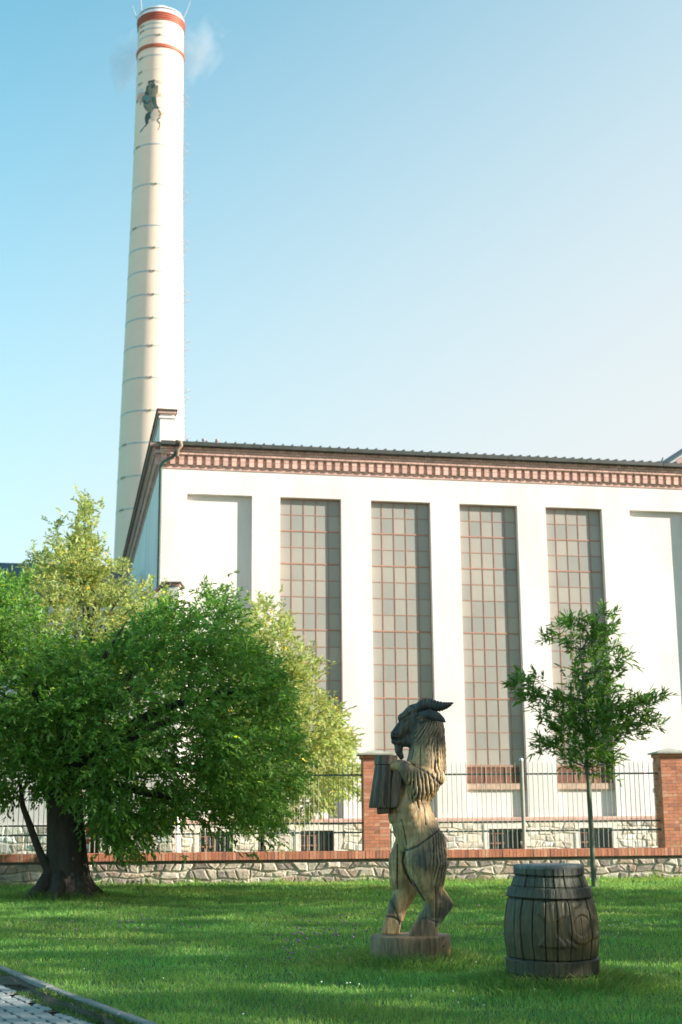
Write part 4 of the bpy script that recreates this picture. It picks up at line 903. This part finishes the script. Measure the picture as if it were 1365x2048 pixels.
line([(819, 1428), (817, 1460), (812, 1488)], 1.7, .012); line([(785, 1468), (790, 1471)], 2.2, .016); line([(800, 1442), (797, 1455), (791, 1463)], 1.2, .006)
line([(832, 1442), (842, 1448), (853, 1443)], 1.6, .012); line([(830, 1436), (842, 1432), (856, 1438)], 1.6, .012); line([(806, 1432), (804, 1446)], 1.2, .008); line([(812, 1428), (810, 1444)], 1.2, .008)
line([(850, 1650), (846, 1600)], 1.1, .012); line([(812, 1690), (806, 1655), (802, 1640)], 1.0, .010); line([(826, 1500), (822, 1520)], 1.2, .008); line([(840, 1495), (838, 1540)], 1.1, .010); line([(872, 1500), (868, 1540)], 1.1, .010); line([(842, 1690), (850, 1740)], .9, .008)
line([(858, 1520), (856, 1480)], 1.0, .006)
dis += .0022*vnoise(X, Y_*.35, 7.)+.0012*vnoise(X+lat, Y_*.3, 3.)
V += Nn*dis[:, None]
gme.vertices.foreach_set('co', V.astype(np.float32).ravel()); gme.update()
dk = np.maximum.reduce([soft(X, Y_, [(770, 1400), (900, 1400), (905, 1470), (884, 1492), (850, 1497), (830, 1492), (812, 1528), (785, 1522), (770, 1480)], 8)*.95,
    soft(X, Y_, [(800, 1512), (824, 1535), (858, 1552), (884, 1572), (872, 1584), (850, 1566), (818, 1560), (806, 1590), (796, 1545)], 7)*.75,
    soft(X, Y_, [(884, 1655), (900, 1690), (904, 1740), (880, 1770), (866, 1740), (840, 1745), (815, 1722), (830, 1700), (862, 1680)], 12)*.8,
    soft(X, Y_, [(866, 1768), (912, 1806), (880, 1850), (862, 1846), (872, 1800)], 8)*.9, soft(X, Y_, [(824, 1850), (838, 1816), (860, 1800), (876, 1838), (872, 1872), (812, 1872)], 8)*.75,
    soft(X, Y_, [(776, 1800), (790, 1792), (796, 1826), (776, 1838)], 5)*.75, soft(X, Y_, [(780, 1680), (786, 1700), (784, 1750), (770, 1740)], 8)*.4, np.clip(gr*1.3, 0, 1)])  # last term: shade of the cuts put into the colour, with patina
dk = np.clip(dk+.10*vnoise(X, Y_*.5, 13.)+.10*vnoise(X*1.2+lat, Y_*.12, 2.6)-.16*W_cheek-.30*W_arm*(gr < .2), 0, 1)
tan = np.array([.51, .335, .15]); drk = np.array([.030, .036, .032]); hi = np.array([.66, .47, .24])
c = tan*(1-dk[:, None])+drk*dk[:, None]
ht = (W_arm*(gr < .15)*.65+W_hip*(gr < .12)*.35+W_cheek*(gr < .1)*.25)[:, None]; c = c*(1-ht)+hi*.8*ht  # ridges between the fur cuts lightened as painted highlights
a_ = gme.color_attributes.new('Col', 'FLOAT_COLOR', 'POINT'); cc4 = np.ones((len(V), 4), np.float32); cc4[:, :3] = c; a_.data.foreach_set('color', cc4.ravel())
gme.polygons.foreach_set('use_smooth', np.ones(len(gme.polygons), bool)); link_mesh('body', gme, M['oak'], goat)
def colour_const(me, c, amp=.0):
    n = len(me.vertices); V, _ = co_no(me); a_ = me.color_attributes.new('Col', 'FLOAT_COLOR', 'POINT'); q = np.ones((n, 4), np.float32); q[:, :3] = c; a_.data.foreach_set('color', q.ravel()); me.polygons.foreach_set('use_smooth', np.ones(len(me.polygons), bool))
# horns with ribs, ears, eye
for dy in (-.085, .085):
    bm = bmesh.new(); pth = [(832, 1420, 9), (838, 1413, 12), (850, 1409, 13.5), (862, 1411, 13), (874, 1413, 11), (886, 1413, 8.5), (896, 1411, 6), (905, 1408, 2.2)]
    tt = np.linspace(0, len(pth)-1, 30)
    for k, t in enumerate(tt):
        x, y, r = (np.interp(t, range(len(pth)), [p[i] for p in pth]) for i in range(3)); r *= (1.0 if k % 2 else .76)
        bmesh.ops.create_icosphere(bm, subdivisions=2, radius=1, matrix=Matrix.Translation(L(x, y, dy+.0006*(x-832)*np.sign(dy))) @ Matrix.Diagonal((r*px1*.34 if k % 2 else r*px1*.8, r*px1*.75, r*px1, 1)))
    me = remeshed('horn', bm, .005, 1, .2); colour_const(me, (.045, .05, .045)); link_mesh('horn', me, M['oak'], goat)
    bm = bmesh.new(); sg_ = np.sign(dy)
    blob(bm, [(842, 1431, dy*1.25, 8, .55), (858, 1430, dy*1.75, 10, .5), (872, 1435, dy*2.0, 9.5, .4), (882, 1441, dy*2.05, 6, .4), (888, 1446, dy*2.1, 2, .6)])
    me = remeshed('ear', bm, .0065, 2, .4); colour_const(me, (.035, .042, .04)); link_mesh('ear', me, M['oak'], goat)
    bm = bmesh.new(); blob(bm, [(842, 1442, dy*1.52, 5.2, .6)]); blob(bm, [(833, 1439, dy*1.5, 2.5, .8), (842, 1435, dy*1.62, 2.8, .8), (851, 1440, dy*1.5, 2.5, .8)])
    me = remeshed('eye', bm, .004, 1, .4); colour_const(me, (.10, .085, .05)); link_mesh('eye', me, M['oak'], goat)
# the mug: staved tankard with a banded lid and a thick handle slab
mg = MB(); c0, c1 = L(772, 1512, -.10), L(764, 1616, -.10); ax_ = c1-c0; nS = 96; rows = []
def mug_r(t, th): return (20.5+5.5*t)*px1
prof = [(0, .0, 0), (0, .93, 0), (.004, 1.04, 0), (.10, 1.06, 0), (.17, 1.05, 0), (.178, .93, 0), (.19, .95, 1), (.5, 1.0, 1), (.97, 1.03, 1), (1.0, .97, 1), (1.0, 0, 1)]
vs_ = []
for t, s, st_ in prof:
    for j in range(nS):
        th = 2*math.pi*j/nS; g_ = abs(math.sin(th*5.0)); gv = (-.10*max(0, 1-g_*4.5)) if st_ else 0; r = mug_r(t, th)*s*(1+gv+(.02*math.sin(th*17+3*t) if st_ else 0))
        vs_.append(c0+ax_*t+np.array([math.cos(th)*r, math.sin(th)*r*.95, 0]))
mg.add(vs_, [(i*nS+j, i*nS+(j+1) % nS, (i+1)*nS+(j+1) % nS, (i+1)*nS+j) for i in range(len(prof)-1) for j in range(nS)], (.075, .06, .04))
for j_ in range(len(mg.c)):
    th = 2*math.pi*(j_ % nS)/nS; k_ = .5+.5*math.sin(th*10+.6)+.35*math.sin(th*23+1); mg.c[j_] = tuple(a*(1-.8*max(0, min(1, k_)))+b*.8*max(0, min(1, k_)) for a, b in zip((.032, .032, .028), (.20, .135, .07)))
mug = mg.build('mug', M['oak'], goat, True)
bm = bmesh.new(); solid(bm, [(790, 1526), (800, 1520), (806, 1530), (803, 1560), (798, 1600), (794, 1615), (780, 1617), (783, 1560)], -.20, -.10); solid(bm, [(754, 1610), (780, 1612), (779, 1627), (754, 1629)], -.16, -.04)
me = remeshed('mug_handle', bm, .009, 4, .5); colour_const(me, (.15, .11, .065)); link_mesh('mug_handle', me, M['oak'], mug)
# plinth: a sawn log
pl_ = MB(); n = 120; z1 = L(820, 1869)[2]; xc = L(820.5, 1870)[0]; rad = 78.5*px1; prof = [(1.0, -.25), (1.0, .02), (.995, .12), (1.0, z1-.03), (.985, z1-.008), (.95, z1), (.5, z1+.002), (0, z1+.004)]
vs_ = [(xc+math.cos(2*math.pi*j/n)*rad*s*(1+.012*math.sin(j*.7)+.018*math.sin(j*.21+1)-(.03 if j % 23 == 7 and z > 0 else 0)), math.sin(2*math.pi*j/n)*rad*.9*s, z) for s, z in prof for j in range(n)]
pl_.add(vs_, [(i*n+j, i*n+(j+1) % n, (i+1)*n+(j+1) % n, (i+1)*n+j) for i in range(len(prof)-1) for j in range(n)]); pl_.build('plinth', M['oak_plinth'], goat, True)
def ring_grass(name, label, cx, cy, r0, r1, n, hmin, hmax, R, flat=1.0):
    th = R.uniform(0, 2*math.pi, n); rr = r0+(r1-r0)*R.random(n)**1.6; p = np.stack([cx+rr*np.cos(th), cy+rr*np.sin(th)*flat, np.zeros(n)], -1)
    h = R.uniform(hmin, hmax, n)*(1.15-.7*(rr-r0)/(r1-r0)); d = norm(np.stack([np.cos(th)*.5, np.sin(th)*.5, np.ones(n)*1.3], -1)+R.normal(0, .38, (n, 3))*[1, 1, .3])
    o = blades(name, p, d, h, R.uniform(.004, .008, n), R, .75); tag(o, kind='stuff', label=label, cat='grass'); return o
def blades(name, p, d, h, wd, R, tone=1.0, lean=.35):
    n = len(p); sd = norm(np.cross(d, R.normal(0, 1, (n, 3)))); bend = norm(R.normal(0, 1, (n, 3))*[1, 1, 0]); h = h[:, None]; wd = wd[:, None]
    v0 = p-sd*wd*.5; v1 = p+sd*wd*.5; m_ = p+d*h*.55; v2 = m_+sd*wd*.42; v3 = m_-sd*wd*.42; v4 = p+d*h*.95+bend*h*lean-[0, 0, 1]*h*.1
    V = np.stack([v0, v1, v2, v3, v4], 1).reshape(-1, 3); b = (np.arange(n)*5)[:, None]; lp = (b+np.array([[0, 1, 2, 3, 3, 2, 4]])).ravel(); sz = np.tile([4, 3], n)
    px_, py_ = p[:, 0], p[:, 1]; t = tone*R.uniform(.65, 1.35, n)*(1+.16*vnoise(px_, py_, .5)+.12*vnoise(px_+3, py_*1.3, 1.7)+.10*vnoise(px_, py_, .17)); yl = 1+.22*vnoise(px_*1.1+5, py_, 1.1); c = np.stack([t*yl*R.uniform(.8, 1.35, n), t, t*R.uniform(.7, 1.2, n)], -1)
    dry = R.random(n) < .035; c[dry] = np.array([2.6, 1.25, 2.2])*R.uniform(.6, 1, (int(dry.sum()), 1))
    return np_mesh(name, V, lp, sz, M['grass'], None, np.repeat(c, 5, 0))

# ------------------------------------------------------------------ carved barrel
bb = G(1107, 1971); brr = empty('wooden_barrel', (bb[0], bb[1]+.0, 0)); tag(brr, 'weathered dark carved wooden barrel with raised hoops standing in the grass', 'barrel')
BYc = bb[1]; boff = np.array([bb[0], bb[1], 0.]); bs = (P(1108, 1850, BYc)-P(1107, 1850, BYc))[0]
bz = lambda py: (P(1107, py, BYc)-boff)[2]
prof = [(1732, 68), (1748, 69.5), (1760, 73.5), (1772, 78), (1792, 83.5), (1810, 88), (1835, 92), (1860, 93.5), (1885, 92.5), (1910, 89.5), (1940, 88), (1960, 86.5), (1985, 83), (2000, 81)]
pz_ = [bz(p[0]) for p in prof][::-1]; prr = [p[1]*bs for p in prof][::-1]
nA, nZ = 900, 260; th = np.linspace(-math.pi, math.pi, nA, endpoint=False); zz = np.linspace(bz(2000), bz(1731), nZ)
TH, ZZ = np.meshgrid(th, zz); RR = np.interp(ZZ, pz_, prr)
xpx = TH*0; sx = np.sin(TH)                                     # near side: theta 0 faces us
# staves
R = np.random.default_rng(3); ns = 24; edges = np.sort(np.linspace(-math.pi, math.pi, ns, endpoint=False)+R.uniform(-.06, .06, ns)); gg = np.zeros(TH.shape); lv = np.zeros(TH.shape)
for k, e in enumerate(edges):
    dd = np.abs((TH+.012*np.sin(ZZ*9+k)-e+math.pi) % (2*math.pi)-math.pi); gg = np.maximum(gg, np.exp(-(dd/.011)**2))
idx = np.searchsorted(edges, TH); lv = R.uniform(-.007, .007, ns+1)[idx]; stc = R.uniform(.8, 1.2, ns+1)[idx]
def band(z, a, b, w=.006): return np.clip((z-a)/w+.5, 0, 1)*np.clip((b-z)/w+.5, 0, 1)
# hoops dip slightly as hand-cut
zt = ZZ+.006*np.sin(TH*2+1)
H1 = band(zt, bz(1749), bz(1734)); H2 = band(zt, bz(1793), bz(1773)); H3 = band(zt, bz(1944), bz(1915)); Hh = np.maximum.reduce([H1*.4, H2, H3])
rad = RR+lv*(1-Hh)-.014*gg*(1-Hh*.75)+.015*Hh
und = np.exp(-((zt-bz(1750.5))/.007)**2)+np.exp(-((zt-bz(1794.5))/.007)**2)+np.exp(-((zt-bz(1913.5))/.006)**2)+np.exp(-((zt-bz(1771.5))/.005)**2)*.6
rad -= .012*und
# carved signs on the belly: side-view pixels of each vertex
Xp = 1107+np.sin(TH)*RR/bs; VV = np.stack([np.sin(TH)*RR, -np.cos(TH)*RR*.0, ZZ], -1); Yp = proj(VV.reshape(-1, 3)+boff)[:, 1].reshape(TH.shape); front = np.abs(TH) < 1.45
rel = np.zeros(TH.shape)
def relief(mask, h): 
    global rel
    rel = np.maximum(rel, mask*h)
sf = lambda poly, w_=2.5: soft(Xp.ravel(), Yp.ravel(), poly, w_).reshape(TH.shape)
relief(sf([(1072, 1802), (1120, 1800), (1120, 1826), (1104, 1838), (1104, 1862), (1120, 1882), (1120, 1888), (1086, 1888), (1070, 1884), (1082, 1862), (1084, 1836), (1070, 1822)]), .010)
rg = np.hypot((Xp-1156)/32, (Yp-1846)/38); rel = np.maximum(rel, .012*np.clip((1-rg)*8, 0, 1)*np.clip((rg-.55)*8+.5, .25, 1))
relief(sf([(1124, 1800), (1160, 1798), (1158, 1806), (1140, 1812), (1132, 1826), (1122, 1830)]), .010); relief(sf([(1160, 1862), (1196, 1862), (1197, 1872), (1160, 1873)]), .010); relief(sf([(1122, 1872), (1136, 1880), (1144, 1890), (1124, 1886)]), .008)
rel *= front; rad += rel
rad += .0022*vnoise(TH*60, ZZ*14, 2.)+.0015*vnoise(TH*200, ZZ*9, 1.)
rad *= np.where((ZZ > bz(1736)), 1-.5*((ZZ-bz(1736))/.05)**2, 1)
Vb = np.stack([np.sin(TH)*rad, -np.cos(TH)*rad, ZZ+0*TH], -1).reshape(-1, 3)
grv = np.clip(gg*.9*(1-Hh*.5)+und*.8, 0, 1); ed = np.clip(np.abs(np.gradient(rel, axis=1))*120, 0, .6)
cb = np.array([.105, .076, .030])*(stc*(1-grv*.95)*(1-ed*.6))[..., None]; gn = np.clip((ZZ-bz(1830))/(bz(1740)-bz(1830)), 0, 1)[..., None]; cb = cb*(1-gn*.8)+np.array([.07, .085, .06])*(stc*(1-grv*.8))[..., None]*gn*.8
hp_ = Hh[..., None]*.6; cb = cb*(1-hp_)+np.array([.055, .052, .034])*hp_
kk = (np.arange(nZ-1)[:, None]*nA+np.arange(nA)[None]).ravel(); k2 = (np.arange(nZ-1)[:, None]*nA+(np.arange(nA)[None]+1) % nA).ravel(); lp = np.stack([kk, k2, k2+nA, kk+nA], 1).ravel()
np_mesh('body', Vb, lp, np.full(len(kk), 4), M['oak_barrel'], brr, cb.reshape(-1, 3), True)
ld_ = MB(); n = 96; zt_ = bz(1731.5); r_ = 71*bs
ld_.add([(math.sin(2*math.pi*j/n)*r_*s, -math.cos(2*math.pi*j/n)*r_*s, z) for s, z in ((.99, zt_-.02), (1.0, zt_-.002), (.99, zt_+.008), (.95, zt_+.014), (.5, zt_+.012), (.01, zt_+.012)) for j in range(n)], [(i*n+j, i*n+(j+1) % n, (i+1)*n+(j+1) % n, (i+1)*n+j) for i in range(5) for j in range(n)], (.15, .17, .16))  # blue-grey tone: sky reflection painted onto the lid
ld_.build('lid', M['oak_barrel'], brr, True)

# ------------------------------------------------------------------ grass
R = np.random.default_rng(42)
ycum = np.linspace(9.3, 34.3, 400); dens = 1400*(12/ycum)**1.55*(.66*ycum+6.4); cdf = np.cumsum(dens); NB = int(np.trapz(dens, ycum)*1.05); cdf /= cdf[-1]
yy = np.interp(R.random(NB), cdf, ycum); xx = R.uniform(-1, 1, NB)*(.33*yy+3.2)
kt = (xx-K0[0])*kn[0]+(yy-K0[1])*kn[1]; nb_ = Vector((0, 1))
wv = (xx-WX)*(-math.sin(PW))+(yy-WY)*math.cos(PW)
ok = (kt < -.005+.02*np.sin(yy*7)) & (wv < .06); ok &= np.hypot(xx-gb[0], yy-gb[1]) > .36; ok &= np.hypot(xx-bb[0], yy-bb[1]) > .38; ok &= np.hypot(xx-tb[0], yy-tb[1]) > .5
xx, yy, wv = xx[ok], yy[ok], wv[ok]; n = len(xx); hgt = R.uniform(.035, .075, n)*(1+.45*np.clip(vnoise(xx, yy, .45), -1, 1))*(1+.9*np.clip((wv+.35)/.35, 0, 1)*R.random(n))
p = np.stack([xx, yy, np.full(n, -.004)], -1); d = norm(np.stack([R.normal(0, .34, n), R.normal(0, .34, n), np.ones(n)], -1))
o = blades('grass', p, d, hgt*(1+.012*(yy-10)), R.uniform(.0035, .0065, n)*(1+.07*(yy-10)), R); tag(o, 'short green lawn grass between the path and the stone wall', 'grass', kind='stuff')
ring_grass('grass_tuft', 'long unmown grass round the log plinth of the goat', gb[0], gb[1], .40, 1.0, 5600, .08, .20, R)
ring_grass('grass_tuft', 'long unmown grass round the foot of the barrel', bb[0], bb[1], .43, 1.0, 5600, .08, .19, R)
ring_grass('grass_tuft', 'rough grass and weeds round the foot of the big trunk', tb[0], tb[1], .5, 1.3, 2600, .08, .25, R)
n = 1500; uu = R.uniform(-10, 9, n); q = np.array([wl_pt(a, R.uniform(-.15, .06)) for a in uu]); hh = R.uniform(.06, .28, n)*np.clip(.6+.6*vnoise(uu, uu*2, .6), .2, 1.5)
o = blades('weeds', q, norm(R.normal(0, .3, (n, 3))*[1, 1, .1]+[0, 0, 1]), hh, R.uniform(.008, .016, n), R, 1.2); tag(o, 'weeds and long grass along the foot of the stone wall', 'weeds', kind='stuff')
n = 9000; s_ = R.uniform(-3, 8, n); t_ = .08+.19*R.random(n)**1.2; q = np.array([K(a, b, -.004 if b < .15 else PZ-.005) for a, b in zip(s_, t_)]); k = vnoise(s_, t_*3, .7) > -.35; q = q[k]; n = len(q)
o = blades('gutter_weeds', q, norm(R.normal(0, .5, (n, 3))*[1, 1, .1]+[0, 0, 1]), R.uniform(.015, .06, n), R.uniform(.004, .009, n), R, .45); tag(o, 'moss and small weeds in the gap between kerb and pavers', 'weeds', kind='stuff')
# clover heads and daisies
def flowers(name, label, pts, col, r, hz):
    bm = bmesh.new()
    for x, y in pts:
        h = random.uniform(*hz); bmesh.ops.create_icosphere(bm, subdivisions=1, radius=r*random.uniform(.7, 1.2), matrix=Matrix.Translation((x, y, h)) @ Matrix.Diagonal((1, 1, .9, 1)))
    me = bpy.data.meshes.new(name); bm.to_mesh(me); bm.free(); n = len(me.vertices); a_ = me.color_attributes.new('Col', 'FLOAT_COLOR', 'POINT'); per = n//max(1, len(pts)); c = np.ones((n, 4), np.float32); c[:, :3] = np.repeat(np.array(col)*R.uniform(.6, 1.3, (len(pts), 1)), per, 0); a_.data.foreach_set('color', c.ravel())
    tag(link_mesh(name, me, M['petal']), label, 'flowers', kind='stuff')
cl = []
for px, py, sx_, sy_, k in ((630, 1885, 40, 22, 34), (700, 1880, 35, 18, 12), (560, 1900, 30, 20, 8), (280, 1862, 90, 8, 22), (150, 1865, 90, 7, 9), (560, 1818, 20, 6, 4), (960, 1880, 40, 40, 8), (760, 1840, 60, 30, 6)):
    for _ in range(k): g_ = G(px+random.gauss(0, sx_), min(2040, max(1790, py+random.gauss(0, sy_)))); cl.append((g_[0], g_[1]))
flowers('clover_flowers', 'small purple clover heads scattered over the lawn left of the goat', cl, (.30, .12, .28), .014, (.09, .14))
ds = []
for px, py, sx_, sy_, k in ((620, 1775, 40, 12, 26), (900, 1850, 120, 50, 22), (1240, 1860, 40, 10, 26), (1230, 1840, 50, 25, 14), (540, 1960, 300, 50, 26), (460, 1925, 12, 5, 6), (1000, 1990, 60, 30, 5), (340, 1900, 300, 60, 14)):
    for _ in range(k):
        g_ = G(px+random.gauss(0, sx_), min(2045, max(1768, py+random.gauss(0, sy_))))
        if (g_[0]-K0[0])*kn[0]+(g_[1]-K0[1])*kn[1] < -.05: ds.append((g_[0], g_[1]))
flowers('daisies', 'tiny white daisies scattered over the lawn', ds, (.62, .64, .56), .0075, (.05, .075))
